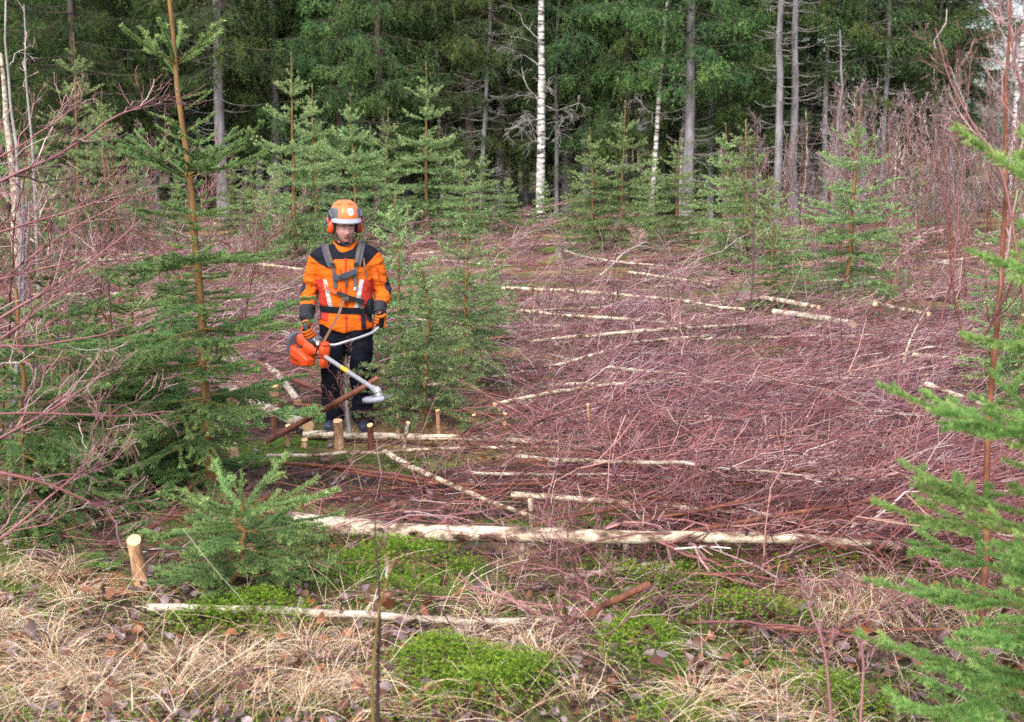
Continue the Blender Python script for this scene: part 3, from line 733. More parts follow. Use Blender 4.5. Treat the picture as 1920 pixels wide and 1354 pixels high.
# a few pale yellow-barked sapling stems that stand out
def bare_stem(px, ytop, ybase, w_px, mat, label, lean=0.0, name='slender_birch', cat='birch', twigs=8, tint=.6, d=None, wob=.02, group=None, seed=0, thin=1.6, lb=.16):
    g = G(px, ybase) if d is None else px_at(px, d)
    g = np.array(g); h = P3(px, ytop, g[1])[2] - g[2]
    r = w_px / 2 / FPX * g[1]
    rng = np.random.default_rng(700 + int(px) + seed); n = 12; s = np.linspace(0, 1, n)
    w = np.cumsum(rng.normal(0, wob * h / n ** .5, (n, 2)), 0); w -= w[0]
    stem = np.stack([lean * h * s + w[:, 0], w[:, 1], h * s - .03], 1)[None]; R = (r * (1 - .7 * s))[None]
    root = link(name, None, label=label, cat=cat, group=group, loc=g)
    mb = MB(); tubes(mb, stem, R, 8, 0, .5, cap=1); link('stem', mb.mesh('stem', [mat, M['cut_wood']], True), root)
    if twigs:
        tb = MB()
        P1, R1, _, _ = spawn(rng, stem, R, twigs, .2, .97, 38, 10, lb * h, .4, 6, (0, 0, .2), .06, 0, .4, .4)
        P2, R2, _, _ = spawn(rng, P1, R1, 4, .2, .95, 38, 10, lb * h * .45, .4, 4, (0, 0, .1), .07, 0, .65, .5)
        P3_, R3, _, _ = spawn(rng, P2, R2, 2, .2, .95, 38, 10, lb * h * .2, .4, 3, (0, 0, 0), .07, 0, .65, .5)
        for Pq, Rq in ((P1, R1), (P2, R2), (P3_, R3)): tubes(tb, Pq, np.maximum(Rq, .0016 * thin), 3, 0, np.clip(rng.normal(tint, .22, len(Pq)), 0, 1))
        link('twigs', tb.mesh('twigs', [M['twig']]), root, kind='stuff')
    return root
bare_stem(1502, 205, 420, 5, M['bark_log'], 'pale slender sapling stem right of the paired dead trunks', .02)
bare_stem(1668, 250, 455, 6, M['bark_log'], 'pale sapling stem left of the reddish ones in the thicket', .03)
bare_stem(1695, 195, 450, 5, M['bark_red'], 'reddish slender stem in the purple thicket', -.02)
bare_stem(1722, 300, 455, 5, M['bark_log'], 'pale stem right of the reddish slender one', .0)
bare_stem(1545, 255, 430, 7, M['bark_grey'], 'short grey stem in front of the thicket', .05)
bare_stem(1655, 255, 410, 7, M['bark_grey'], 'grey leaning stem left of the purple thicket', .06, twigs=3)

for i, (px, yt, yb, w, lean, lab) in enumerate(((1404, 215, 640, 4, .0, 'thin dark leafless sapling rising from the brush right of centre'), (1128, 400, 700, 3, .10, 'thin dark sapling leaning in the brush near the arched poles'), (1350, 620, 900, 4, .08, 'short dark leafless shoot in the reddest brush'), (1590, 520, 760, 4, -.12, 'dark sapling leaning left below the bluish young spruce'), (1260, 450, 700, 3, -.08, 'thin sapling above the small pale stump'), (1000, 560, 800, 3, .06, 'thin dark shoot right of the bright young spruce'))):
    bare_stem(px, yt, yb, w, M['twig_dark'], lab, lean, 'dark_sapling', 'sapling', 9, .22, seed=60 + i, thin=1.1, lb=.2)

# left side: dead grey stems, pale broken stump, near birches that bend into the picture
bare_stem(62, -60, 640, 10, M['dead_branch'], 'grey weathered dead stem at the left edge', -.01, 'dead_tree', 'dead tree', 5, .8)
bare_stem(75, 5, 560, 8, M['dead_branch'], 'thinner grey dead stem beside the thick one at left', -.02, 'dead_tree', 'dead tree', 6, .8, seed=4)
bare_stem(42, 96, 545, 22, M['bark_log_white'], 'pale broken birch stump standing tall at the left edge', -.03, 'broken_birch', 'birch', 0)
bare_stem(216, 420, 935, 7, M['twig_dark'], 'thin black leafless stem left of the big near spruce', .0, 'dark_sapling', 'sapling', 10, .2, lb=.13, thin=1)
for i, (px, yb, w, lean, lab) in enumerate(((20, 900, 12, .10, 'dark mossy birch stem closest to the left edge'), (48, 880, 9, .03, 'grey birch stem second from the left edge'), (70, 860, 10, -.02, 'grey purple birch stem third from the left edge'), (112, 850, 7, .05, 'thin grey birch stem among the left thicket'))):
    bare_stem(px, 330 + 20 * i, yb, w, M['bark_grey'], lab, lean, 'birch_sapling', 'birch', 12, .45, seed=i, group='birch stems at the left edge', lb=.3, thin=1.2)

def bent_birch(seed, pts, r0, label, nb=16, lb=.42, tint=.55, ang=32, sub=(6, 4), mat=None, thin=1.0, group=None, name='birch_branch', cat='birch', bend=(0, 0, .12), start=.12, sides=6):
    """stem through the given world points, with twigs"""
    rng = np.random.default_rng(seed); pts = np.array(pts, float)
    # smooth resample
    k = len(pts); t = np.linspace(0, 1, k); n = 16; s = np.linspace(0, 1, n)
    c = np.stack([np.interp(s, t, pts[:, a]) for a in range(3)], 1)
    for _ in range(3): c[1:-1] = (c[:-2] + 2 * c[1:-1] + c[2:]) / 4
    L = np.linalg.norm(np.diff(c, axis=0), axis=1).sum()
    nz = np.cumsum(rng.normal(0, .004 * L, (n, 3)), 0); nz -= nz[0]; c = c + nz * .8
    base = c[0].copy(); stem = (c - base)[None]; R = (r0 * (1 - .82 * s) + .0012)[None]
    root = link(name, None, label=label, cat=cat, group=group, loc=base)
    mb = MB(); tubes(mb, stem, R, sides, 0, np.array([tint]), cap=1); link('stem', mb.mesh('stem', [mat or M['twig'], M['cut_wood']], True), root)
    if nb:
        tb = MB()
        P1, R1, _, _ = spawn(rng, stem, R, nb, start, .98, ang, 10, lb, .55, 6, bend, .05, 0.25, .55, .4)
        P2, R2, _, _ = spawn(rng, P1, R1, sub[0], .15, .97, 36, 10, lb * .42, .5, 5, bend, .06, 0, .7, .5)
        P3_, R3, _, _ = spawn(rng, P2, R2, sub[1], .15, .97, 36, 12, lb * .18, .4, 3, (0, 0, 0), .08, 0, .75, .6)
        for Pq, Rq, mn in ((P1, R1, .0016), (P2, R2, .0013), (P3_, R3, .0011)): tubes(tb, Pq, np.maximum(Rq, mn * thin), 3, 0, np.clip(rng.normal(tint, .23, len(Pq)), 0, 1))
        link('twigs', tb.mesh('twigs', [M['twig']]), root, kind='stuff')
    return root

LB = 'birches bending in from the left edge'
BENT = [
    ([(-420, 560, 7.4), (-150, 400, 7.4), (0, 335, 7.5), (120, 275, 7.6), (200, 222, 7.7), (295, 172, 7.8)], .014, 'long purple birch stem reaching highest from the left edge'),
    ([(-380, 760, 7.2), (-120, 630, 7.3), (0, 585, 7.4), (100, 530, 7.5), (190, 465, 7.6), (250, 405, 7.7)], .013, 'purple birch stem reaching in at half height on the left'),
    ([(-350, 640, 7.8), (-100, 540, 7.8), (0, 520, 7.8), (110, 490, 7.8), (215, 470, 7.9)], .010, 'reddish birch branch running almost level from the left edge'),
    ([(-300, 820, 7.0), (-100, 700, 7.0), (0, 640, 7.0), (120, 560, 7.1), (210, 500, 7.3)], .009, 'slender birch branch rising beside the dark thin stem'),
    ([(-320, 960, 6.6), (-120, 870, 6.7), (0, 810, 6.8), (110, 740, 6.9), (175, 690, 7.0)], .012, 'low purple birch stem rising from the left edge'),
    ([(-300, 660, 6.8), (-120, 645, 6.8), (0, 645, 6.9), (140, 635, 7.0), (245, 605, 7.1)], .008, 'thin red birch branch level above the low spruces'),
    ([(-260, 800, 6.3), (-60, 780, 6.4), (90, 775, 6.5), (230, 782, 6.6), (330, 770, 6.7)], .007, 'thin level birch twig crossing the low spruces'),
    ([(-250, 900, 6.0), (-40, 880, 6.0), (90, 905, 6.1), (180, 950, 6.2), (250, 985, 6.3)], .009, 'red birch branch drooping over the dead ferns'),
    ([(-260, 1150, 6.0), (-60, 1060, 6.0), (60, 980, 6.1), (150, 900, 6.2), (195, 850, 6.3)], .008, 'birch shoot slanting up in front of the brown ferns'),
    ([(-260, 420, 8.4), (-60, 330, 8.4), (60, 260, 8.5), (140, 200, 8.6)], .009, 'pale birch twig spray under the broken stump'),
    ([(-240, 700, 9.0), (-40, 560, 9.0), (90, 450, 9.1), (200, 390, 9.2), (290, 350, 9.3)], .012, 'birch stem leaning towards the big near spruce'),
    ([(-340, 520, 8.8), (-60, 450, 8.8), (90, 410, 8.9), (200, 370, 9.0), (320, 300, 9.1)], .010, 'birch branch fanning out behind the grey stems'),
]
for i, (pp, r, lab) in enumerate(BENT):
    bent_birch(800 + i, [P3(*p) for p in pp], r, lab, group=LB, name='birch_sapling', nb=13, lb=.5, sub=(4, 2), tint=.45)
for k in range(24):
    px, d = rngS.uniform(-150, 330), rngS.uniform(10, 20)
    put_birch(BIRCH_YOUNG[k % 4], px_at(px, d), 'leafless purple birch sapling in the left tangle ' + ('outside the grey stems' if px < 40 else 'among the grey stems' if px < 140 else 'beside the thin black stem' if px < 235 else 'against the big near spruce'), rngS.uniform(0, 6.28), (rngS.normal(0, .2), rngS.normal(.35, .25)), rngS.uniform(.55, .8), group='leafless birches in the left tangle')
for k in range(14):
    px, d = rngS.uniform(150, 600), rngS.uniform(17, 28)
    put_birch(BIRCH_YOUNG[k % 4], px_at(px, d), 'low leafless birch bent over behind the big near spruce', rngS.uniform(0, 6.28), (rngS.normal(0, .5), rngS.normal(.5, .4)), rngS.uniform(.5, .75), group='bent birches behind the near spruce')

# right foreground: brown birch stem through the whole height
def right_birch():
    pts = [G(1842, 1240)] + [P3(px, py, 6.55) for px, py in ((1834, 1000), (1828, 760), (1838, 560), (1848, 400), (1853, 230), (1852, 60), (1856, -140))]
    bent_birch(850, pts, .017, 'brown young birch stem beside the right foreground spruce boughs', 12, .75, .4, 34, (6, 4), M['bark_red'], 1.2, None, 'birch_sapling', start=.42, sides=9)
right_birch()
for i, (pp, r, lab) in enumerate((([(1925, 430, 6.2), (1900, 520, 6.3), (1865, 590, 6.4), (1838, 645, 6.5)][::-1], .007, 'dark purple twig forking up from the brown birch stem'),
        ([(1935, 700, 5.2), (1900, 400, 5.4), (1870, 300, 5.5), (1790, 190, 5.6), (1760, 60, 5.8)], .008, 'blurred purple birch shoot at the upper right'),
        ([(1960, 500, 5.6), (1930, 250, 5.7), (1900, 130, 5.8), (1885, -40, 5.9)], .008, 'blurred purple birch twig near the upper right corner'),
        ([(1760, 620, 9.5), (1790, 480, 9.5), (1800, 300, 9.6), (1815, 90, 9.7)], .009, 'pale leafless birch shoot left of the brown stem'),
        ([(1740, 600, 11), (1700, 480, 11.2), (1660, 400, 11.4), (1600, 330, 11.6)], .008, 'leafless shoot leaning left over the rotten stump'))):
    bent_birch(860 + i, [P3(*p) for p in pp], r * .75, lab, 9, .4, .34, 34, (4, 2), None, .8, 'birch shoots at the right', 'birch_sapling')
for k in range(11):
    px, d = rngS.uniform(1690, 2050), rngS.uniform(11, 22)
    put_birch(BIRCH_YOUNG[k % 4], px_at(px, d), 'thin leafless birch sapling behind the right foreground boughs', rngS.uniform(0, 6.28), (rngS.normal(0, .12), rngS.normal(0, .15)), rngS.uniform(.45, .75), group='leafless birches at the right')

# ------------------------------------------------------------------ felled stems
def logm(name_label, pts, w0, w1, mat='bark_log', name='felled_birch', nb=0, lb=.5, seed=0, group='felled birch stems', cat='log', tint=.5, sides=9, lift=0.0):
    """pts: photo pixels on the ground with a height above it: (px, py, lift)"""
    P = []
    for p in pts:
        if len(p) == 3 and p[2] > 2.5: P.append(P3(*p))
        else:
            g = G(p[0], p[1]); d = g[1]
            if len(p) == 3: # lifted: stand on nearer ground so the picture position stays
                h = p[2] + (.24 if p[0] > 880 and p[1] < 800 and pts[0][0] > 880 else 0); r = ray(p[0], p[1]); t = (gz(g[0], g[1]) + h - CAM_H) / r[2]; g = np.array([0, 0, CAM_H]) + r * t
            P.append(g)
    d = np.mean([q[1] for q in P]); r0, r1 = w0 / 2 / FPX * P[0][1], w1 / 2 / FPX * P[-1][1]
    for q in P: q[2] += (r0 + r1) / 2 * .6
    rng = np.random.default_rng(900 + seed); P = np.array(P)
    k = len(P); n = 18; t = np.linspace(0, 1, k); s = np.linspace(0, 1, n)
    c = np.stack([np.interp(s, t, P[:, a]) for a in range(3)], 1)
    for _ in range(4): c[1:-1] = (c[:-2] + 2 * c[1:-1] + c[2:]) / 4
    L = np.linalg.norm(c[-1] - c[0]); nz = np.cumsum(rng.normal(0, .0022 * L, (n, 3)), 0); nz -= np.linspace(0, 1, n)[:, None] * nz[-1]
    c += nz * np.array([1, 1, .7])
    base = c[0].copy(); stem = (c - base)[None]
    R = (r0 + (r1 - r0) * s)[None] * (1 + rng.normal(0, .03, n))[None]
    root = link(name, None, label=name_label, cat=cat, group=group, loc=base)
    mb = MB(); tubes(mb, stem, R, sides, 0, .5, cap=1)
    link('stem', mb.mesh('stem', [M[mat], M['cut_wood']], True), root)
    # knots: short snags left by the side branches
    kb = MB(); K, KR, _, _ = spawn(rng, stem, R, int(3 + L * 2), .08, .95, 55, 12, .05 + r0, .3, 3, (0, 0, 0), .05, 0, .3, .7)
    tubes(kb, K, np.maximum(KR, .003), 4, 0, .2); link('snags', kb.mesh('snags', [M['twig_dark']]), root, kind='stuff')
    if nb:
        tb = MB()
        P1, R1, _, _ = spawn(rng, stem, R, nb, .35, .98, 36, 10, lb, .4, 6, (0, 0, .05), .05, .35, .4, .4)
        P2, R2, _, _ = spawn(rng, P1, R1, 6, .15, .97, 36, 10, lb * .45, .5, 4, (0, 0, 0), .06, .2, .7, .5)
        P3_, R3, _, _ = spawn(rng, P2, R2, 3, .15, .97, 36, 12, lb * .2, .4, 3, (0, 0, 0), .08, 0, .75, .6)
        for Pq, Rq, mn in ((P1, R1, .0018), (P2, R2, .0014), (P3_, R3, .0012)): tubes(tb, Pq, np.maximum(Rq, mn), 3, 0, np.clip(rng.normal(tint, .23, len(Pq)), 0, 1))
        link('twigs', tb.mesh('twigs', [M['twig']]), root, kind='stuff')
    return root

LOGS = [
    ('thick cream birch log lying across the front of the clearing', [(548, 986, .12), (760, 1003, .14), (1000, 1018, .16), (1300, 1027, .14), (1600, 1032, .1), (1930, 1042, .08)], 40, 13, 'bark_log', 9, .8),
    ('white birch log lying on moss, lowest in the photo', [(280, 1142, .05), (480, 1150, .06), (700, 1160, .06), (900, 1168, .05), (1075, 1172, .04)], 17, 14, 'bark_log_white', 0, .5),
    ('cream birch log behind the row of stumps at the feet of the worker', [(570, 819, .02), (760, 821, .03), (960, 830, .06), (1170, 838, .06)], 17, 9, 'bark_log', 6, .6),
    ('thin pale pole lying in front of the row of stumps', [(500, 855, .04), (700, 846, .06), (900, 842, .08), (1200, 838, .10)], 8, 6, 'bark_log', 4, .6),
    ('smooth red-brown pole slanting up across the shins of the worker', [(497, 832, .05), (560, 800, .18), (640, 754, .38), (708, 712, .52)], 13, 11, 'bark_red', 0, .5),
    ('long reddish pole lying level past the boots of the worker', [(560, 762, .1), (700, 770, .12), (840, 770, .1), (1000, 782, .06)], 8, 5, 'bark_red', 8, .6),
    ('white barked log with pale cut end left of the boots', [(577, 807, .08), (520, 780, .1), (470, 756, .08), (400, 715, .05)], 24, 17, 'bark_log_white', 0, .5),
    ('short white barked log with round orange cut end near the knee-high spruce bough', [(558, 757, .08), (545, 735, .12), (528, 712, .12), (500, 690, .1)], 15, 12, 'bark_log_white', 0, .5),
    ('brown log behind the legs of the worker, cut end to the left', [(640, 752, .05), (560, 722, .08), (480, 680, .1)], 14, 9, 'bark_red', 0, .5),
    ('peeled yellow-brown pole slanting down right below the stumps', [(722, 850, .08), (800, 890, .1), (900, 935, .08), (1000, 972, .05)], 13, 8, 'bark_log', 0, .5),
    ('dark thin pole crossing leaf litter left of the yellow-brown pole', [(505, 868, .05), (700, 890, .08), (860, 915, .06), (1010, 945, .05)], 7, 5, 'bark_red', 5, .5),
    ('dark thin pole just below the other one crossing leaf litter', [(585, 875, .06), (760, 903, .08), (900, 912, .06), (1150, 905, .05)], 7, 5, 'bark_red', 6, .5),
    ('cream pole curving right from the bright young spruce', [(925, 762, .1), (1020, 740, .14), (1120, 722, .12), (1330, 715, .06)], 9, 6, 'bark_log', 10, .7),
    ('peach pole lying highest in the purple brush', [(945, 541, .05), (1120, 548, .1), (1280, 565, .1), (1395, 582, .06)], 7, 6, 'bark_log', 8, .8),
    ('cream pole second below the peach one in the purple brush', [(930, 578, .05), (1020, 590, .1), (1150, 600, .08), (1290, 608, .06)], 8, 4, 'bark_log', 8, .8),
    ('arched cream pole in the middle of the purple brush', [(1000, 642, .05), (1130, 632, .14), (1260, 620, .14), (1410, 610, .06)], 6, 8, 'bark_log', 8, .8),
    ('second arched cream pole just below the first arched one', [(1030, 690, .05), (1110, 668, .14), (1200, 640, .16), (1330, 632, .06)], 7, 6, 'bark_log', 8, .8),
    ('short stout peach log left of the bluish young spruce', [(1430, 562, .06), (1480, 570, .08), (1535, 580, .06)], 11, 10, 'bark_log', 0, .5),
    ('stout cream log with its cut end right of the bluish young spruce', [(1600, 612, .06), (1540, 600, .08), (1450, 588, .06)], 14, 11, 'bark_log_white', 0, .5),
    ('pale log lying far right behind the leaning forked branch', [(1640, 572, .06), (1690, 582, .06), (1740, 592, .05)], 9, 8, 'bark_log', 0, .5),
    ('white log lying low in the red brush right of centre', [(1570, 766, .05), (1640, 772, .06), (1722, 782, .05)], 9, 8, 'bark_log_white', 0, .5),
    ('cream log behind the brown birch stem at right', [(1700, 668, .06), (1800, 676, .08), (1930, 690, .06)], 10, 9, 'bark_log', 0, .5),
    ('cream log slanting down behind the brown birch stem', [(1735, 722, .1), (1780, 740, .08), (1860, 770, .05)], 11, 10, 'bark_log', 0, .5),
    ('brown pole lying in straw near the lower right spruce boughs', [(1424, 1180, .05), (1520, 1184, .06), (1770, 1182, .05)], 10, 7, 'bark_red', 0, .5),
    ('white birch piece lying in brush just below the thick cream log', [(1060, 1085, .04), (1120, 1078, .05), (1230, 1058, .05)], 12, 8, 'bark_log_white', 0, .5),
    ('grey pole lying right of the arched poles', [(1140, 690, .06), (1240, 700, .08), (1330, 706, .05)], 7, 5, 'bark_log_white', 4, .5),
    ('thin cream pole far off behind the bright young spruce', [(700, 482, .05), (800, 488, .06), (960, 500, .05)], 5, 4, 'bark_log', 5, .7),
    ('cream pole left of the worker reaching behind the big near spruce', [(420, 490, .15), (520, 502, .15), (590, 510, .1)], 7, 6, 'bark_log', 5, .6),
    ('short reddish log far right of the peach pole', [(1180, 512, .06), (1240, 520, .08), (1330, 535, .06)], 6, 5, 'bark_log', 6, .7),
    ('thin pale pole far off in the brush below the forest edge', [(1060, 472, .06), (1130, 490, .08), (1250, 500, .06)], 5, 4, 'bark_log_white', 6, .7),
    ('thin pale pole far right below the thicket', [(1740, 490, .06), (1800, 500, .08), (1850, 512, .06)], 5, 5, 'bark_log_white', 0, .7),
]
for i, (lab, pts, w0, w1, mat, nb, lb) in enumerate(LOGS): logm(lab, pts, w0, w1, mat, nb=nb, lb=lb, seed=i)
# pieces that lean
def lean_piece(lab, pts, w0, w1, mat, seed, nb=0, name='leaning_branch', cat='branch', tint=.5, lb=.4):
    P = [P3(*p) for p in pts]; d = P[0][1]
    return bent_birch(seed, P, w0 / 2 / FPX * d, lab, nb, lb, tint, 34, (5, 3), M[mat], 1.0, None, name, cat, sides=8)
g = G(1685, 745); d0 = g[1]
lean_piece('pale forked dead branch leaning up at the right', [(1672, 760, d0), (1688, 690, d0), (1700, 640, d0 + .1), (1737, 576, d0 + .2)], 9, 14, 'bark_log_white', 930, 6, lb=.3)
g = G(262, 790); d0 = g[1]
lean_piece('cream cut birch piece leaning left behind the spruce boughs', [(262, 775, d0), (200, 690, d0 - .1), (150, 620, d0 - .2), (110, 575, d0 - .3)], 13, 9, 'bark_log', 931)
lean_piece('reddish cut birch piece leaning beside the cream one', [(185, 770, d0), (165, 700, d0 - .1), (140, 640, d0 - .2), (118, 590, d0 - .3)], 12, 9, 'bark_red', 932)
g = G(345, 770); d0 = g[1]
lean_piece('yellowish broken stick leaning behind the big near spruce', [(340, 775, d0), (318, 725, d0), (296, 680, d0)], 9, 8, 'bark_log', 933)
# front branch: red-brown, cut end up at the right
lean_piece('thick red-brown branch slanting across the front, cut end up right', [(1216, 1096, 6.75), (1130, 1140, 6.6), (1040, 1185, 6.45), (900, 1235, 6.25), (800, 1275, 6.1), (690, 1340, 5.9)], 15, 5, 'bark_red', 940, 14, tint=.45, lb=.55)
lean_piece('upright dead sapling stub with twigs in front of the worker', [(655, 812, 10.9), (652, 770, 10.9), (650, 720, 10.9), (657, 668, 10.9)], 10, 7, 'dead_branch', 941, 9, 'dead_sapling', 'sapling', .3, .35)
lean_piece('brown forked stick leaning in the bright spruce right of the worker', [(765, 760, 12.2), (785, 715, 12.2), (806, 660, 12.2)], 6, 4, 'bark_red', 942, 5)
# two blurred dark stems very near the camera
lean_piece('blurred dark thin stem rising in the very front', [(708, 1420, 4.3), (706, 1260, 4.3), (706, 1100, 4.3), (703, 955, 4.3)], 9, 5, 'twig_dark', 943, 3, 'sapling', 'sapling', .3, .12)
lean_piece('blurred olive thin stem close beside the dark one in front', [(697, 1430, 4.25), (700, 1280, 4.25), (712, 1130, 4.3), (745, 1040, 4.3)], 8, 4, 'bark_shoot', 944, 3, 'sapling', 'sapling', .4, .12)
lean_piece('thin purple shoot standing in straw at the lower right', [(1565, 1400, 5.3), (1548, 1210, 5.4), (1520, 1130, 5.5), (1495, 1060, 5.6)], 6, 4, 'twig', 945, 8, 'birch_shoot', 'sapling', .55, .2)
lean_piece('second thin purple shoot right of the other one in straw', [(1610, 1400, 5.2), (1618, 1240, 5.3), (1610, 1160, 5.4), (1585, 1080, 5.5)], 6, 4, 'twig', 946, 7, 'birch_shoot', 'sapling', .55, .2)
lean_piece('purple forked branch lying from the straw to the lower right', [(1280, 1220, 6.3), (1330, 1260, 6.1), (1400, 1300, 6.0), (1440, 1330, 5.9)], 8, 5, 'twig', 947, 8, tint=.5, lb=.4)
lean_piece('short snapped dark stick standing in the straw in front', [(335, 1400, 5.6), (345, 1330, 5.6), (348, 1280, 5.6)], 7, 5, 'twig_dark', 948, 1, 'snapped_stick', 'stick', .3, .1)
lean_piece('bare twiggy birch top arching over the thick cream log', [(1080, 1180, 6.9), (1075, 1120, 7.0), (1060, 1060, 7.2), (1010, 1000, 7.5)], 7, 4, 'twig_dark', 949, 10, tint=.35, lb=.5)

MARKS = [(560, 500, 'behind the big near spruce'), (200, 600, 'in the left tangle'), (960, 500, 'behind the bright young spruce'), (1150, 548, 'along the peach pole'), (1200, 625, 'around the arched cream poles'), (1050, 740, 'beside the cream pole curving from the bright spruce'),
         (1110, 800, 'around the tall slim stump'), (1480, 575, 'left of the bluish young spruce'), (1640, 770, 'around the white log at right'), (1740, 670, 'by the leaning forked branch'), (1420, 860, 'in the reddest part of the brush'), (1350, 960, 'just behind the right half of the thick cream log'), (900, 940, 'just behind the left half of the thick cream log'), (1600, 930, 'left of the right foreground boughs'), (700, 900, 'over the leaf litter below the stumps'), (1300, 730, 'in the middle of the brush')]
def mark(px, py): return min(MARKS, key=lambda m: (m[0] - px) ** 2 + 2.5 * (m[1] - py) ** 2)[2]
# long red-brown birch tops that arch out of the brush
for i in range(58):
    px, py = rngS.uniform(980, 1640), rngS.uniform(640, 1060); g = G(px, py); az = float(np.clip(rngS.normal(.3, .5), -.9, 1.3)); L = rngS.uniform(1.0, 2.2); rise = rngS.uniform(.12, .5); sg_ = 1 if rngS.random() < .85 or px < 1250 else -1
    pts = [g + np.array([sg_ * math.cos(az) * L * t, math.sin(az) * L * t, .04 + rise * math.sin(min(1, t * 1.15) * 2.0)]) for t in (0, .25, .5, .75, 1)]
    bent_birch(1300 + i, pts, rngS.uniform(.006, .012), 'arching red-brown birch rising ' + mark(px, py), 8, .45, float(rngS.choice([.28, .4, .5])), 34, (5, 3), None, 1.0, 'birch tops arching out of the brush', 'arching_birch', 'felled birch')

for i in range(26):
    px, py = rngS.uniform(820, 1600), rngS.uniform(1045, 1240); g = G(px, py); az = rngS.normal(.2, .7); L = rngS.uniform(.6, 1.5); rise = rngS.uniform(.04, .22); sg_ = 1 if rngS.random() < .6 else -1
    pts = [g + np.array([sg_ * math.cos(az) * L * t, math.sin(az) * L * t, .03 + rise * math.sin(min(1, t * 1.15) * 2.0)]) for t in (0, .25, .5, .75, 1)]
    bent_birch(1400 + i, pts, rngS.uniform(.0035, .008), 'thin red-brown birch twig sprawling over the moss ' + ('left of the slanting front branch' if px < 1000 else 'beside the slanting front branch' if px < 1230 else 'right of the slanting front branch' if px < 1420 else 'near the brown pole in the straw'), 8, .4, float(rngS.choice([.28, .4, .5])), 34, (4, 2), None, .9, 'birch twigs sprawling over the moss', 'birch_twig', 'twig')

# ------------------------------------------------------------------ felled birch tops scattered over the cleared ground
FG = 'felled birch saplings in the brush'
k = 0
for i in range(150):
    # mostly cut ends towards the left, tops to the right
    u = rngS.random()
    if u < .62: px, py = rngS.uniform(780, 1750), 500 + 560 * rngS.beta(1.2, 1.0)
    elif u < .72: px, py = rngS.uniform(560, 1100), rngS.uniform(860, 960)
    else: px, py = rngS.uniform(60, 620), rngS.uniform(470, 760)
    if (430 < px < 920 and 620 < py < 905) or (px < 1180 and py > 770): continue
    if px < 900 and py > 930: continue
    if py > 960 and rngS.random() < .6: continue
    g = G(px, py)
    az = rngS.normal(-.05, .45) if px > 500 else rngS.normal(0.2, .8)
    put_birch(FELLED[k % 6], (g[0] - 1.2 * math.cos(az), g[1] - 1.2 * math.sin(az), g[2] + rngS.uniform(0, .14)), 'felled birch sapling lying ' + mark(px, py), az, (rngS.normal(0, .06), rngS.normal(-.04, .05)), rngS.uniform(.55, .95), 'felled_birch', 'felled birch', FG); k += 1
for i in range(95):
    px, py = rngS.uniform(80, 1900), rngS.uniform(415, 520)
    g = G(px, py)
    put_birch(FELLED_FAR[i % 3], (g[0], g[1], g[2] + rngS.uniform(0, .15)), 'felled birch sapling in the far brush ' + ('left of the worker' if px < 600 else 'behind the bright young spruce' if px < 960 else 'below the thick white birch' if px < 1150 else 'below the straight grey trunk' if px < 1400 else 'below the dead grey spruces' if px < 1600 else 'below the purple thicket'), rngS.normal(0, .9), (0, rngS.normal(-.05, .06)), rngS.uniform(.5, .9), 'felled_birch', 'felled birch', 'felled birch saplings near the forest edge')

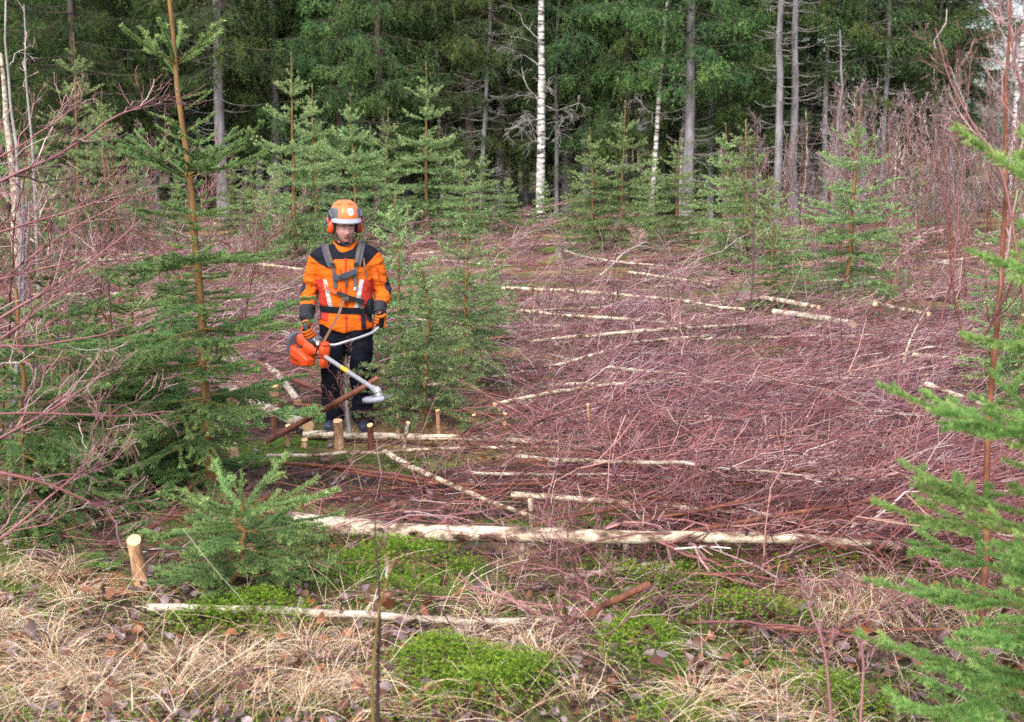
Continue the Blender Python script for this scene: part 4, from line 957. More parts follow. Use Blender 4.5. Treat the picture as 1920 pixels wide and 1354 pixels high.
# uncountable brushwood: loose purple twigs over the cleared ground
def brushwood():
    rng = np.random.default_rng(33); N = 22500
    px = rng.uniform(-60, 1990, N); v = rng.random(N)
    py = 405 + 700 * v ** .75
    keep = np.ones(N, bool)
    def rm(m, p): keep[m] &= rng.random(m.sum()) < p
    rm((px < 560) & (py > 800), .12); rm((px > 470) & (px < 1000) & (py > 870), .45); rm((px > 560) & (px < 760) & (py > 700) & (py < 870), .35)
    rm((py > 955) & (px < 1250), .35); rm((py > 955) & (px >= 1250), .6); rm((py > 1040), .5); rm((py > 850) & (py < 960), .72); rm((px > 480) & (px < 960) & (py > 770) & (py < 900), .15); rm((px > 480) & (px < 960) & (py >= 900) & (py < 990), .55); rm((px > 730) & (px < 940) & (py > 560) & (py < 850), .35); rm((px < 520) & (py < 800), .7)
    px, py = px[keep], py[keep]
    x = (px - PW / 2) / FPX; y = -(py - PH / 2) / FPX; c, s = math.cos(PITCH), math.sin(PITCH)
    dx, dy, dz = x, c + y * s, -s + y * c; t = -CAM_H / dz
    X, Y = dx * t, dy * t; Z = gz(X, Y)
    pat = .5 + .3 * np.sin(X * 1.1 + 2.1 * np.sin(Y * .55)) + .3 * np.sin(Y * 1.3 + 1.4 * np.sin(X * 1.7 + 1)); kp = rng.random(len(X)) < np.where(Y < 14, np.clip(.28 + 1.3 * pat, .22, 1), .9)
    X, Y, Z, pat, py = X[kp], Y[kp], Z[kp], pat[kp], py[kp]
    n = len(X); far = np.clip(Y / 11, .8, 4)
    L = rng.uniform(.3, 1.2, n) * (.8 + .2 * far)
    az = rng.normal(.1, .9, n) + rng.choice([0, np.pi], n, p=[.75, .25]); el = np.abs(rng.normal(.2, .32, n))
    z0 = np.abs(rng.normal(.08, .09, n)) + np.clip(pat - .45, 0, 1) * rng.uniform(0, .42, n)
    D = np.stack([np.cos(az) * np.cos(el), np.sin(az) * np.cos(el), np.sin(el)], 1)
    k = 5; sg = np.linspace(0, 1, k)[None, :, None]
    P = np.stack([X, Y, Z + z0], 1)[:, None] + D[:, None] * sg * L[:, None, None]
    nz = np.cumsum(rng.normal(0, .032, (n, k, 3)), 1) * L[:, None, None]; P = P + nz - nz[:, :1]
    arc = rng.normal(0, .32, n); P[:, :, 0] += -np.sin(az)[:, None] * arc[:, None] * (sg[:, :, 0] ** 2) * L[:, None]; P[:, :, 1] += np.cos(az)[:, None] * arc[:, None] * (sg[:, :, 0] ** 2) * L[:, None]
    P[:, :, 2] -= (sg[:, :, 0] ** 2) * L[:, None] * .26
    P[:, :, 2] = np.maximum(P[:, :, 2], gz(P[:, :, 0], P[:, :, 1]) + .01)
    R = (np.exp(rng.normal(math.log(.0029), .42, n)) * (.75 + .25 * far))[:, None] * (1 - .6 * np.linspace(0, 1, k))[None]
    tint = np.clip(rng.normal(.45, .25, n) + .12 * (pat - .5) + np.where(Y > 16, .08, 0), 0, 1)
    mb = MB(); red = rng.random(n) < np.clip((12.0 - Y) / 4, .12, .7)
    for q, mk in ((0, ~red), (1, red)): tubes(mb, P[mk], R[mk], 3, q, tint[mk])
    # side twigs
    P2, R2, idx, _ = spawn(rng, P, R, 2, .15, .9, 38, 10, L * .4, .4, 3, (0, 0, .05), .06, .2, .75, .5)
    for q, mk in ((0, ~red[idx]), (1, red[idx])): tubes(mb, P2[mk], R2[mk], 3, q, tint[idx][mk])
    link('brushwood', mb.mesh('brushwood', [M['twig'], M['twig_red']]), kind='stuff', label='carpet of cut purple birch twigs over the clearing', cat='brushwood')
brushwood()

# ------------------------------------------------------------------ cut stumps
def stump(px, yt, yb, w, mat, label, lean=0.0, group='cut birch stumps', flare=1.2, tilt_cut=.15, seed=0):
    g = G(px, yb); d = g[1]; top = P3(px, yt, d); h = max(.05, top[2] - g[2]); r = w / 2 / FPX * d
    rng = np.random.default_rng(1000 + px + seed); n, sd = 7, 12; s = np.linspace(0, 1, n); a = np.arange(sd) / sd * 2 * np.pi
    V = []
    for i in range(n):
        rr = r * (1 + (flare - 1) * (1 - s[i]) ** 2.5) * (1 + .05 * np.sin(a * 3 + px) + rng.normal(0, .025, sd))
        z = h * s[i] + (r * (.45 * np.sin(a) + .15 * np.cos(a + px)) if i == n - 1 else 0) - (.05 if i == 0 else 0)
        V.append(np.stack([rr * np.cos(a) + lean * h * s[i], rr * np.sin(a), np.broadcast_to(z, (sd,))], 1))
    V = np.array(V).reshape(-1, 3)
    i, j = np.meshgrid(np.arange(n - 1), np.arange(sd), indexing='ij'); j2 = (j + 1) % sd
    root = link('birch_stump', None, label=label, cat='stump', group=group, loc=(g[0], g[1], g[2]))
    mb = MB(); mb.add(V, np.stack([i * sd + j, i * sd + j2, (i + 1) * sd + j2, (i + 1) * sd + j], -1).reshape(-1, 4), 0)
    link('bark', mb.mesh('bark', [M[mat]], True), root)
    tp = V[-sd:]; c = tp.mean(0) + (0, 0, .002); mb = MB()
    mb.add(np.vstack([tp + (0, 0, .001), c]), [[sd, jj, (jj + 1) % sd] for jj in range(sd)], 0)
    link('cut_face', mb.mesh('cut_face', [M['cut_wood']]), root)
STUMPS = [
    (268, 1013, 1108, 27, 'bark_peeled', 'tall cut stump with orange top beside the broken-topped spruce'),
    (636, 789, 842, 18, 'bark_peeled', 'thickest cut stump standing just in front of the boots'),
    (697, 797, 848, 12, 'bark_red', 'orange peeled stump right of the thickest one before the boots'),
    (745, 776, 816, 8, 'bark_peeled', 'slim pale stump behind the cream log, right of the boots'),
    (757, 792, 836, 8, 'bark_log_white', 'slim white stump in front of the cream log'),
    (571, 824, 838, 12, 'bark_peeled', 'very short stump at the left end of the cream log'),
    (518, 776, 818, 11, 'bark_red', 'pinkish stump in front of the white barked log'),
    (540, 798, 836, 10, 'bark_peeled', 'stump under the lower end of the slanting red-brown pole'),
    (762, 700, 742, 9, 'bark_peeled', 'stump at the edge of the bright spruce right of the cutter blade'),
    (823, 770, 818, 8, 'bark_peeled', 'slim stump with orange top below the bright young spruce'),
    (886, 778, 818, 7, 'bark_red', 'dark red stump below the bright young spruce'),
    (946, 776, 800, 8, 'bark_peeled', 'little stump right of the dark red one'),
    (516, 722, 775, 18, 'bark_peeled', 'broad peeled stump behind the spruce bough left of the worker'),
    (440, 836, 868, 22, 'cut_wood', 'split yellow stump beside the big near spruce foot'),
    (998, 938, 988, 10, 'bark_log_white', 'white stump standing behind the thick cream log'),
    (977, 1008, 1066, 11, 'bark_log_white', 'white stump in front of the thick cream log, near the middle'),
    (1170, 1008, 1064, 12, 'bark_log_white', 'white stump in front of the thick cream log, right of the other'),
    (1300, 996, 1036, 11, 'bark_peeled', 'peeled stump touching the thick cream log at right'),
    (1370, 982, 1020, 7, 'bark_red', 'thin brown stump behind the thick cream log at right'),
    (1110, 758, 832, 7, 'bark_peeled', 'tall slim stump in the middle of the red brush'),
    (1735, 703, 765, 9, 'bark_peeled', 'upright pale stump left of the brown birch stem'),
    (1700, 738, 768, 11, 'bark_peeled', 'short pale stump in the red brush at the right'),
    (1552, 733, 750, 7, 'bark_peeled', 'tiny pale stump in the middle of the right brush'),
    (1257, 640, 672, 7, 'bark_log_white', 'small pale stump under the arched cream poles'),
]
for i, t in enumerate(STUMPS): stump(*t, lean=float(rngS.normal(0, .06)), seed=i)
# rotten old stump
def rotten():
    g = G(1668, 556); d = g[1]; r = 15 / FPX * d; h = P3(1668, 505, d)[2] - g[2]
    rng = np.random.default_rng(5); sd, n = 26, 8; a = np.arange(sd) / sd * 2 * np.pi; V = []
    top = h * (1 + rng.uniform(-.35, .2, sd))
    for i in range(n):
        s = i / (n - 1); rr = r * (1.35 - .35 * min(1, s * 2)) * (1 + .14 * np.sin(a * 5) * (1 - s) + rng.normal(0, .05, sd))
        V.append(np.stack([rr * np.cos(a), rr * np.sin(a), top * s], 1))
    for s in (1, .3):
        V.append(np.stack([r * .7 * np.cos(a), r * .7 * np.sin(a), top * s], 1))
    n += 2
    V = np.array(V).reshape(-1, 3); i, j = np.meshgrid(np.arange(n - 1), np.arange(sd), indexing='ij'); j2 = (j + 1) % sd
    mb = MB(); mb.add(V, np.stack([i * sd + j, i * sd + j2, (i + 1) * sd + j2, (i + 1) * sd + j], -1).reshape(-1, 4))
    link('rotten_stump', mb.mesh('rotten_stump', [bark('rotten_wood', [(.3, lin(60, 44, 36)), (.55, lin(126, 98, 78)), (.75, lin(160, 138, 116))], 9, (1, 1, .2))]), label='old rotten jagged stump right of the bluish young spruce', cat='stump', loc=g)
rotten()
# ------------------------------------------------------------------ ground cover in front
def ground_pts(rng, N, x0, x1, y0, y1, power=1.0):
    px = rng.uniform(x0, x1, N); py = y0 + (y1 - y0) * rng.random(N) ** power
    x = (px - PW / 2) / FPX; y = -(py - PH / 2) / FPX; c, s = math.cos(PITCH), math.sin(PITCH)
    t = -CAM_H / (-s + y * c)
    return px, py, x * t, (c + y * s) * t

def blobs(px, py, lst):
    f = np.zeros(len(px))
    for cx, cy, rx, ry, w in lst: f = np.maximum(f, w * np.exp(-((px - cx) / rx) ** 2 - ((py - cy) / ry) ** 2))
    return f

STRAW = [(60, 1180, 260, 90, 1), (300, 1290, 420, 90, 1), (560, 1240, 150, 60, 1), (1330, 1220, 200, 50, 1), (1480, 1300, 260, 70, .8), (1650, 1170, 150, 40, .7), (0, 1090, 180, 60, .6), (900, 1215, 260, 40, .45), (200, 1130, 140, 40, .7), (1130, 1290, 130, 60, .35)]
MOSS = [(690, 1080, 170, 45, 1), (420, 1180, 150, 40, .9), (890, 1300, 150, 60, 1), (1230, 1095, 190, 45, .9), (1180, 1220, 90, 50, .8), (1420, 1150, 170, 40, .8), (1560, 1080, 160, 40, .7), (560, 1060, 120, 50, .7), (1600, 1280, 120, 60, .6), (760, 1120, 120, 40, .6), (1320, 870, 90, 30, .4), (1440, 960, 160, 40, .35), (1100, 1330, 260, 30, .55), (930, 960, 120, 40, .3), (1600, 680, 60, 30, .5)]

def wob(X, Y):
    return .5 + .25 * np.sin(X * 2.3 + 1.7 * np.sin(Y * 1.9)) + .25 * np.sin(Y * 3.7 + 1.3 * np.sin(X * 4.1))

def build_straw():
    rng = np.random.default_rng(51)
    px, py, X, Y = ground_pts(rng, 130000, -120, 2040, 1000, 1480)
    f = blobs(px, py, STRAW) * (.12 + 1.5 * wob(X * 1.7 + 1, Y * 1.9) ** 2) + .03 - .5 * blobs(px, py, MOSS)
    keep = rng.random(len(px)) < f * .45
    X, Y, px, py = X[keep], Y[keep], px[keep], py[keep]; n = len(X)
    # tussock centres pull the blades into tufts
    flow = 1.1 * np.sin(X * 1.7 + .8 * Y) + 1.3 * np.sin(Y * 2.3 - X * .7 + 1.0) - .6
    az = flow + rng.normal(0, .75, n)
    el = np.abs(rng.normal(.22, .3, n)); L = rng.uniform(.10, .36, n)
    # part of the blades grow in tussocks: they rise from a common root and arch outwards
    ct = []
    while len(ct) < 46:
        q = rng.uniform(-60, 1980), rng.uniform(1080, 1370)
        if rng.random() < blobs(np.array([q[0]]), np.array([q[1]]), STRAW)[0]: ct.append(G(*q))
    ct = np.array(ct); tus = rng.random(n) < .42; w_ = rng.integers(0, len(ct), n); off = rng.normal(0, .035, (n, 2))
    X = np.where(tus, ct[w_, 0] + off[:, 0], X); Y = np.where(tus, ct[w_, 1] + off[:, 1], Y)
    az = np.where(tus, np.arctan2(off[:, 1], off[:, 0]) + rng.normal(0, .6, n), az); el = np.where(tus, rng.uniform(.35, 1.25, n), el); L = np.where(tus, rng.uniform(.18, .42, n), L)
    k = 5; s = np.linspace(0, 1, k)[None, :]
    H = np.stack([np.cos(az), np.sin(az)], 1)
    z0 = rng.uniform(0, .07, n) * (.4 + wob(X * 1.6, Y * 1.6))
    run = L[:, None] * s * np.cos(el)[:, None]
    zz = z0[:, None] + L[:, None] * (np.sin(el)[:, None] * s - (.15 + .62 * np.sin(el)[:, None]) * s ** 2.2)
    cv = rng.normal(0, .25, n)[:, None] * s ** 2 * L[:, None]
    PX = X[:, None] + H[:, :1] * run - H[:, 1:] * cv; PY = Y[:, None] + H[:, 1:] * run + H[:, :1] * cv
    PZ = np.maximum(gz(PX, PY) + .004, gz(X, Y)[:, None] + zz)
    P = np.stack([PX, PY, PZ], -1)
    w = (rng.uniform(.0008, .0018, n))[:, None] * (1 - .75 * s)
    up = np.array([0, 0, 1.0]); T = nrm(np.gradient(P, axis=1)); S = nrm(np.cross(T, up[None, None] + rng.normal(0, .5, (n, 1, 3))))
    V = np.stack([P - S * w[..., None], P + S * w[..., None]], 2).reshape(-1, 3)
    i = np.arange(k - 1); q = np.stack([2 * i, 2 * i + 1, 2 * i + 3, 2 * i + 2], 1)
    F = (np.arange(n)[:, None, None] * 2 * k + q[None]).reshape(-1, 4)
    mb = MB(); mb.add(V, F, 0, np.repeat(np.clip(rng.normal(.52, .30, n), 0, 1), 2 * k))
    link('dry_grass', mb.mesh('dry_grass', [M['straw']]), kind='stuff', label='flattened straw-coloured dry grass in the foreground', cat='grass')

def build_green_grass():
    rng = np.random.default_rng(52)
    px, py, X, Y = ground_pts(rng, 40000, -120, 2040, 860, 1480)
    f = .07 + .35 * blobs(px, py, MOSS) * wob(X, Y) + .12 * blobs(px, py, [(1650, 1290, 260, 70, 1), (300, 1330, 300, 40, 1), (700, 1290, 150, 60, 1)])
    f = f * np.where(py < 1040, .5, 1)
    keep = rng.random(len(px)) < f
    X, Y = X[keep], Y[keep]; n = len(X); az = rng.uniform(0, 6.28, n); el = rng.uniform(.5, 1.3, n); L = rng.uniform(.06, .2, n)
    k = 4; s = np.linspace(0, 1, k)[None, :]; H = np.stack([np.cos(az), np.sin(az)], 1)
    run = L[:, None] * s * np.cos(el)[:, None] + L[:, None] * .35 * s ** 2
    zz = L[:, None] * (np.sin(el)[:, None] * s - .4 * s ** 2)
    P = np.stack([X[:, None] + H[:, :1] * run, Y[:, None] + H[:, 1:] * run, gz(X, Y)[:, None] + zz], -1)
    w = rng.uniform(.0012, .0022, n)[:, None] * (1 - .8 * s); S = np.stack([-np.sin(az), np.cos(az), 0 * az], 1)[:, None]
    V = np.stack([P - S * w[..., None], P + S * w[..., None]], 2).reshape(-1, 3)
    i = np.arange(k - 1); q = np.stack([2 * i, 2 * i + 1, 2 * i + 3, 2 * i + 2], 1)
    F = (np.arange(n)[:, None, None] * 2 * k + q[None]).reshape(-1, 4)
    mb = MB(); mb.add(V, F, 0, np.repeat(np.clip(rng.normal(.55, .25, n), 0, 1), 2 * k))
    link('green_grass', mb.mesh('green_grass', [M['grass_green']]), kind='stuff', label='thin green grass blades among the moss', cat='grass')

def build_moss():
    rng = np.random.default_rng(53)
    px, py, X, Y = ground_pts(rng, 190000, -120, 2040, 640, 1480, .6)
    f = np.clip(1.5 * blobs(px, py, MOSS) * (.15 + 1.3 * wob(X * 1.9 + 2, Y * 2.1)) - .2, 0, 1) + .02
    keep = rng.random(len(px)) < np.clip(f, 0, 1) * .62
    X, Y, f = X[keep], Y[keep], np.clip(f[keep], 0, 1); n = len(X)
    mound = .12 * f * (.5 + wob(X * 2.6, Y * 2.6))
    Z = gz(X, Y) + mound * .6; hgt = rng.uniform(.03, .075, n)
    base = np.stack([X, Y, Z], 1); lean = rng.normal(0, .012, (n, 2))
    V, T = [], []
    tn = np.clip(rng.normal(.5, .2, n), 0, 1)
    m = 6
    for tier, (zf, ln, el) in enumerate(((.5, .017, .35), (1.0, .016, .8))):
        for j in range(m):
            a = rng.uniform(0, 6.28, n) if j == 0 else a + 6.283 / m
            o = base + np.concatenate([lean * zf, (hgt * zf)[:, None]], 1)
            D = np.stack([np.cos(a) * math.cos(el), np.sin(a) * math.cos(el), np.full(n, math.sin(el))], 1)
            S = np.stack([-np.sin(a), np.cos(a), 0 * a], 1) * .0022
            V.append(np.stack([o - S, o + S, o + D * (ln * rng.uniform(.8, 1.2, n))[:, None]], 1)); T.append(np.clip(tn - .25 + .2 * tier, 0, 1))
    V = np.concatenate(V); T = np.repeat(np.concatenate(T), 3)
    mb = MB(); mb.add(V.reshape(-1, 3), np.arange(len(V) * 3).reshape(-1, 3), 0, T)
    link('moss', mb.mesh('moss', [M['moss']]), kind='stuff', label='bright green cushions of star-leaved moss', cat='moss')

def leaf_shape(rng, size):
    """one curled dead leaf, 12 triangles"""
    t = np.linspace(0, 1, 5); w = np.sin(np.pi * np.clip(t * .92 + .04, 0, 1)) ** .8 * .33 * size * rng.uniform(.8, 1.2)
    c1, c2 = rng.uniform(-1.0, 1.2), rng.uniform(-.6, 1.0)
    x = (t - .5) * size; zc = c1 * x * x / size
    V = []
    for i in range(5):
        V += [(x[i], -w[i], zc[i] + c2 * w[i] * .7 + rng.normal(0, .04) * size), (x[i], 0, zc[i]), (x[i], w[i], zc[i] + c2 * w[i] * .7 + rng.normal(0, .04) * size)]
    F = []
    for i in range(4):
        for j in range(2):
            a = i * 3 + j; F.append((a, a + 1, a + 4, a + 3))
    return np.array(V), np.array(F)

def build_leaves():
    rng = np.random.default_rng(54); mb = MB()
    px, py, X, Y = ground_pts(rng, 15000, -100, 2020, 640, 1460, .6)
    f = .30 + .5 * blobs(px, py, [(680, 920, 180, 90, 1.6), (300, 1250, 400, 100, .8), (650, 1200, 160, 60, 1), (1600, 1280, 250, 80, .8), (800, 1240, 250, 60, .9)]) - .3 * blobs(px, py, MOSS)
    keep = rng.random(len(px)) < f
    X, Y = X[keep], Y[keep]
    shapes = [leaf_shape(rng, 1.0) for _ in range(16)]
    for x, y in zip(X, Y):
        V, F = shapes[int(rng.integers(16))]; s = rng.uniform(.03, .07); e = rng.normal(0, .4, 2); a = rng.uniform(0, 6.28)
        R = np.array((Matrix.Rotation(a, 3, 'Z') @ Matrix.Rotation(e[0], 3, 'X') @ Matrix.Rotation(e[1], 3, 'Y')))
        mb.add((V * s) @ R.T + (x, y, float(gz(x, y)) + rng.uniform(.01, .045)), F, 0, float(np.clip(rng.choice([rng.normal(.25, .12), rng.normal(.8, .12), rng.normal(.5, .06)], p=[.42, .48, .10]), 0, 1)))
    link('leaf_litter', mb.mesh('leaf_litter', [M['dead_leaf']]), kind='stuff', label='fallen brown and purple-grey leaves on the forest floor', cat='leaves')
    # the largest leaves in front, each a piece of its own on the ground
    meshes = []
    for i in range(14):
        V, F = leaf_shape(rng, 1.0); m2 = MB(); m2.add(V, F, 0, float([.15, .3, .52, .78, .9, .2, .6][i % 7])); meshes.append(m2.mesh('leaf', [M['dead_leaf']], True))
    for i in range(280):
        px, py = rng.uniform(0, 1900), rng.uniform(1130, 1354)
        g = G(px, py)
        link('leaf', meshes[i % 14], GROUND, loc=(g[0], g[1], g[2] + rng.uniform(.04, .10)), rot=(rng.normal(0, .5), rng.normal(0, .5), rng.uniform(0, 6.28)), scale=float(rng.uniform(.055, .085)))

def stalks():
    """long dry grass stalks that cross the foreground"""
    rng = np.random.default_rng(55); mb = MB(); P = []
    for a, b in (((342, 988), (495, 1200)), ((498, 1200), (300, 1345)), ((350, 1330), (560, 1150)), ((520, 1354), (505, 1190)), ((760, 1340), (690, 1180)), ((1100, 1354), (1140, 1230)), ((1700, 1300), (1640, 1130)), ((1640, 1100), (1780, 1240)), ((250, 1300), (420, 1170)), ((120, 1354), (260, 1200)), ((690, 1260), (640, 1080)), ((820, 1170), (870, 1060)), ((40, 1340), (150, 1250)), ((960, 1354), (905, 1240))):
        d0 = G(*a)[1] if a[1] > b[1] else G(*b)[1]; d0 = min(d0, 6.6)
        p, q = P3(a[0], a[1], d0), P3(b[0], b[1], d0 + .15); s = np.linspace(0, 1, 6)[:, None]
        P.append(p * (1 - s) + q * s + np.cumsum(rng.normal(0, .006, (6, 3)), 0))
    px, py, X, Y = ground_pts(rng, 420, -50, 1960, 1080, 1460)
    for x, y in zip(X, Y):
        az, el, L = rng.uniform(0, 6.28), rng.uniform(.2, 1.1), rng.uniform(.2, .55); s = np.linspace(0, 1, 6)[:, None]
        D = np.array([math.cos(az) * math.cos(el), math.sin(az) * math.cos(el), math.sin(el)])
        P.append(np.array([x, y, float(gz(x, y))]) + D * s * L + np.array([0, 0, -.3]) * s ** 2 * L)
    P = np.array(P); tubes(mb, P, (.0015 * (1 - .5 * np.linspace(0, 1, 6)))[None], 3, 0, np.clip(rng.normal(.75, .2, len(P)), 0, 1))
    link('dry_stalks', mb.mesh('dry_stalks', [M['straw']]), kind='stuff', label='long pale dry grass stalks crossing the foreground', cat='grass')

def fern(px, py, n, L, mat, label, seed, up=.8):
    g = G(px, py); rng = np.random.default_rng(seed)
    root = link('fern', None, label=label, cat='fern', group='ferns at the left', loc=g)
    for k in range(n):
        mb = MB(); az = k * 6.283 / n + rng.uniform(-.3, .3); l = L * rng.uniform(.75, 1.15); s = np.linspace(0, 1, 9)
        ax = np.stack([l * s, 0 * s, l * (up * s - .75 * up * s ** 2.2)], 1)[None]
        tubes(mb, ax, (.002 * (1 - .6 * s))[None], 3, 0, .3)
        for i in range(22):
            t = .15 + .85 * i / 22; o = interp(ax, np.zeros((1, 9)), np.array([0]), np.array([t]))[0][0]
            w = l * .32 * math.sin(math.pi * min(1, t * .85 + .15)) ** .8
            for sd in (-1, 1):
                tip = o + np.array([w * .35, sd * w, -.12 * w + rng.normal(0, .004)])
                for q in np.linspace(.15, .95, 5):   # small leaflets
                    c = o * (1 - q) + tip * q; e = w * .17 * (1.1 - q)
                    mb.add([c - (e, 0, 0), c + (0, sd * e * .7, 0), c + (e, sd * e * .3, -.2 * e), c - (0, sd * e * .3, 0)], [[0, 1, 2, 3]], 0, float(np.clip(rng.normal(.5, .2), 0, 1)))
        link('frond', mb.mesh('frond', [M[mat]]), root, rot=(0, 0, az))
build_straw(); build_green_grass(); build_moss(); build_leaves(); stalks()
for i, (px, py, n, L, mat, lab) in enumerate(((228, 960, 6, .30, 'fern', 'green fern behind the tall cut stump'), (205, 1065, 6, .26, 'fern', 'green fern low beside the tall cut stump'), (95, 1000, 5, .24, 'fern', 'small green fern near the left edge'),
        (165, 1095, 7, .26, 'fern_dead', 'rust-brown withered fern left of the tall cut stump'), (240, 1115, 6, .22, 'fern_dead', 'rust-brown withered fern at the foot of the tall cut stump'), (20, 935, 6, .26, 'fern_dead', 'rust-brown withered fern at the left edge'))):
    fern(px, py, n, L, mat, lab, 1100 + i, .8 if mat == 'fern' else .55)
# ------------------------------------------------------------------ forest worker
from mathutils.bvhtree import BVHTree
gW = G(652, 806)
WORK = Vector((float(gW[0]), float(gW[1]), float(gW[2]) - .01))

def LP(px, py, dy):
    """point in the worker's own frame seen at the photo pixel, dy metres behind (+) or before (-) the feet"""
    return P3(px, py, WORK.y + dy) - np.array(WORK)

def ellipse_loft(mb, C, RX, RY, sides=24, power=2.0, mat=0, ux=(1, 0, 0), uy=(0, 1, 0)):
    """stack of (super)ellipses with fixed axes, capped"""
    a = np.arange(sides) / sides * 2 * np.pi
    ca, sa = np.cos(a), np.sin(a); e = 2 / power
    cx, sy = np.sign(ca) * np.abs(ca) ** e, np.sign(sa) * np.abs(sa) ** e
    ux, uy = np.array(ux, float), np.array(uy, float)
    V = np.array([np.asarray(c, float) + rx * cx[:, None] * ux + ry * sy[:, None] * uy for c, rx, ry in zip(C, RX, RY)])
    n = len(C); i, j = np.meshgrid(np.arange(n - 1), np.arange(sides), indexing='ij'); j2 = (j + 1) % sides
    F = np.stack([i * sides + j, i * sides + j2, (i + 1) * sides + j2, (i + 1) * sides + j], -1).reshape(-1, 4)
    mb.add(V.reshape(-1, 3), F, mat)
    for e_, rev in ((0, True), (n - 1, False)):
        f = np.array([[sides, q, (q + 1) % sides] for q in range(sides)]); f = f[:, [0, 2, 1]] if rev else f
        mb.add(np.vstack([V[e_], V[e_].mean(0)]), f, mat)

def smooth_path(pts, n=20, it=3):
    pts = np.array(pts, float); seg = np.r_[0, np.cumsum(np.linalg.norm(np.diff(pts, axis=0), axis=1))]; t = seg / seg[-1]; s = np.linspace(0, 1, n)
    c = np.stack([np.interp(s, t, pts[:, a]) for a in range(pts.shape[1])], 1)
    for _ in range(it): c[1:-1] = (c[:-2] + 2 * c[1:-1] + c[2:]) / 4
    return c

def limb(mb, pts, radii, n=22, sides=16, it=3, mat=0):
    """round tapering limb with closed ends"""
    q = smooth_path(np.hstack([np.array(pts, float), np.array(radii, float)[:, None]]), n, it)
    tubes(mb, q[None, :, :3], q[None, :, 3], sides, mat, .5, cap=mat)

def remesh(mb, name, voxel, it=6):
    o = bpy.data.objects.new('tmp', mb.mesh('tmp', [])); COL.objects.link(o)
    m = o.modifiers.new('r', 'REMESH'); m.mode = 'VOXEL'; m.voxel_size = voxel
    if it:
        sm = o.modifiers.new('s', 'SMOOTH'); sm.factor = .5; sm.iterations = it
    bpy.context.view_layer.update()
    dg = bpy.context.evaluated_depsgraph_get()
    me = bpy.data.meshes.new_from_object(o.evaluated_get(dg)); me.name = name
    bpy.data.objects.remove(o)
    return me

def mesh_np(me):
    V = np.empty(len(me.vertices) * 3, np.float32); me.vertices.foreach_get('co', V)
    N = np.empty(len(me.vertices) * 3, np.float32); me.vertices.foreach_get('normal', N)
    return V.reshape(-1, 3).astype(float), N.reshape(-1, 3).astype(float)

def set_v(me, V):
    me.vertices.foreach_set('co', V.astype(np.float32).ravel()); me.update()

def face_c(me):
    c = np.empty(len(me.polygons) * 3, np.float32); me.polygons.foreach_get('center', c); return c.reshape(-1, 3)

def paint(me, mats, idx, smooth=True):
    for m in mats: me.materials.append(m)
    me.polygons.foreach_set('material_index', np.asarray(idx, np.int32)); me.polygons.foreach_set('use_smooth', np.full(len(me.polygons), smooth)); me.update()

def wrinkle(me, amp, freq, stretch=(1, 1, 1), seed=0, weight=None):
    V, N = mesh_np(me); st = np.array(stretch)
    f = np.array([mnoise.fractal(Vector(v * freq * st + seed), .6, 2.2, 4) for v in V])
    r = np.array([1 - abs(mnoise.noise(Vector(v * freq * .8 * st + seed + 7))) * 2 for v in V])   # ridged creases
    d = amp * (.6 * f + .8 * (r - .5))
    if weight is not None: d = d * weight(V)
    set_v(me, V + N * d[:, None])

M['hi_orange'] = plain('orange_fabric', (0.52, 0.105, 0.010, 1), .75, var=.10, scale=14, bump=.05, spec=.08)
M['dark_fabric'] = plain('black_fabric', (0.009, 0.010, 0.016, 1), .8, var=.25, scale=20, bump=.2, spec=.08)
M['trouser'] = plain('navy_black_trouser_fabric', (0.006, 0.0065, 0.012, 1), .75, var=.3, scale=9, bump=.2, spec=.08)
M['cuff_grey'] = plain('grey_cuff_fabric', (0.028, 0.029, 0.036, 1), .8, var=.2, scale=20, spec=.08)
M['red_fabric'] = plain('red_fabric', (0.40, 0.035, 0.022, 1), .75, var=.12, scale=14, spec=.08)
M['reflect'] = plain('reflective_stripe', (0.38, 0.385, 0.40, 1), .45, var=.08, scale=10, spec=.08)
M['webbing'] = plain('grey_webbing', (0.085, 0.068, 0.06, 1), .7, var=.2, scale=40, bump=.2, spec=.08)
M['pad_grey'] = plain('slate_pad', (0.05, 0.053, 0.072, 1), .65, var=.15, scale=20, spec=.08)
M['skin'] = plain('skin', (0.44, 0.225, 0.20, 1), .55, var=.08, scale=30, spec=.25)
M['lip'] = plain('lip', (0.25, 0.09, 0.08, 1), .5, var=.08, scale=30)
M['hair'] = plain('dark_hair', (0.03, 0.02, 0.015, 1), .6, var=.3, scale=60, spec=.08)
M['eye_white'] = plain('eye_white', (0.6, 0.57, 0.54, 1), .3, var=.02)
M['iris'] = plain('iris', (0.04, 0.03, 0.025, 1), .2, var=.1)
M['orange_plastic'] = plain('orange_plastic', (0.56, 0.062, 0.012, 1), .38, var=.06, scale=8, coat=.15)
M['helmet_orange'] = plain('helmet_orange', (0.56, 0.135, 0.034, 1), .33, var=.06, scale=8, coat=.2)
M['grey_plastic'] = plain('grey_plastic', (0.075, 0.082, 0.10, 1), .45, var=.12, scale=18)
M['pale_plastic'] = plain('pale_grey_plastic', (0.25, 0.25, 0.30, 1), .4, var=.08, scale=18)
M['black_plastic'] = plain('black_plastic', (0.015, 0.015, 0.018, 1), .45, var=.2, scale=20)
M['white_paint'] = plain('white_paint', (0.68, 0.66, 0.64, 1), .5, var=.03)
M['aluminium'] = plain('aluminium', (0.36, 0.365, 0.38, 1), .38, .35, var=.06, scale=20)
M['steel'] = plain('steel', (0.30, 0.30, 0.31, 1), .4, .7, var=.2, scale=30)
M['yellow'] = plain('yellow_sticker', (0.60, 0.42, 0.03, 1), .5, var=.04)
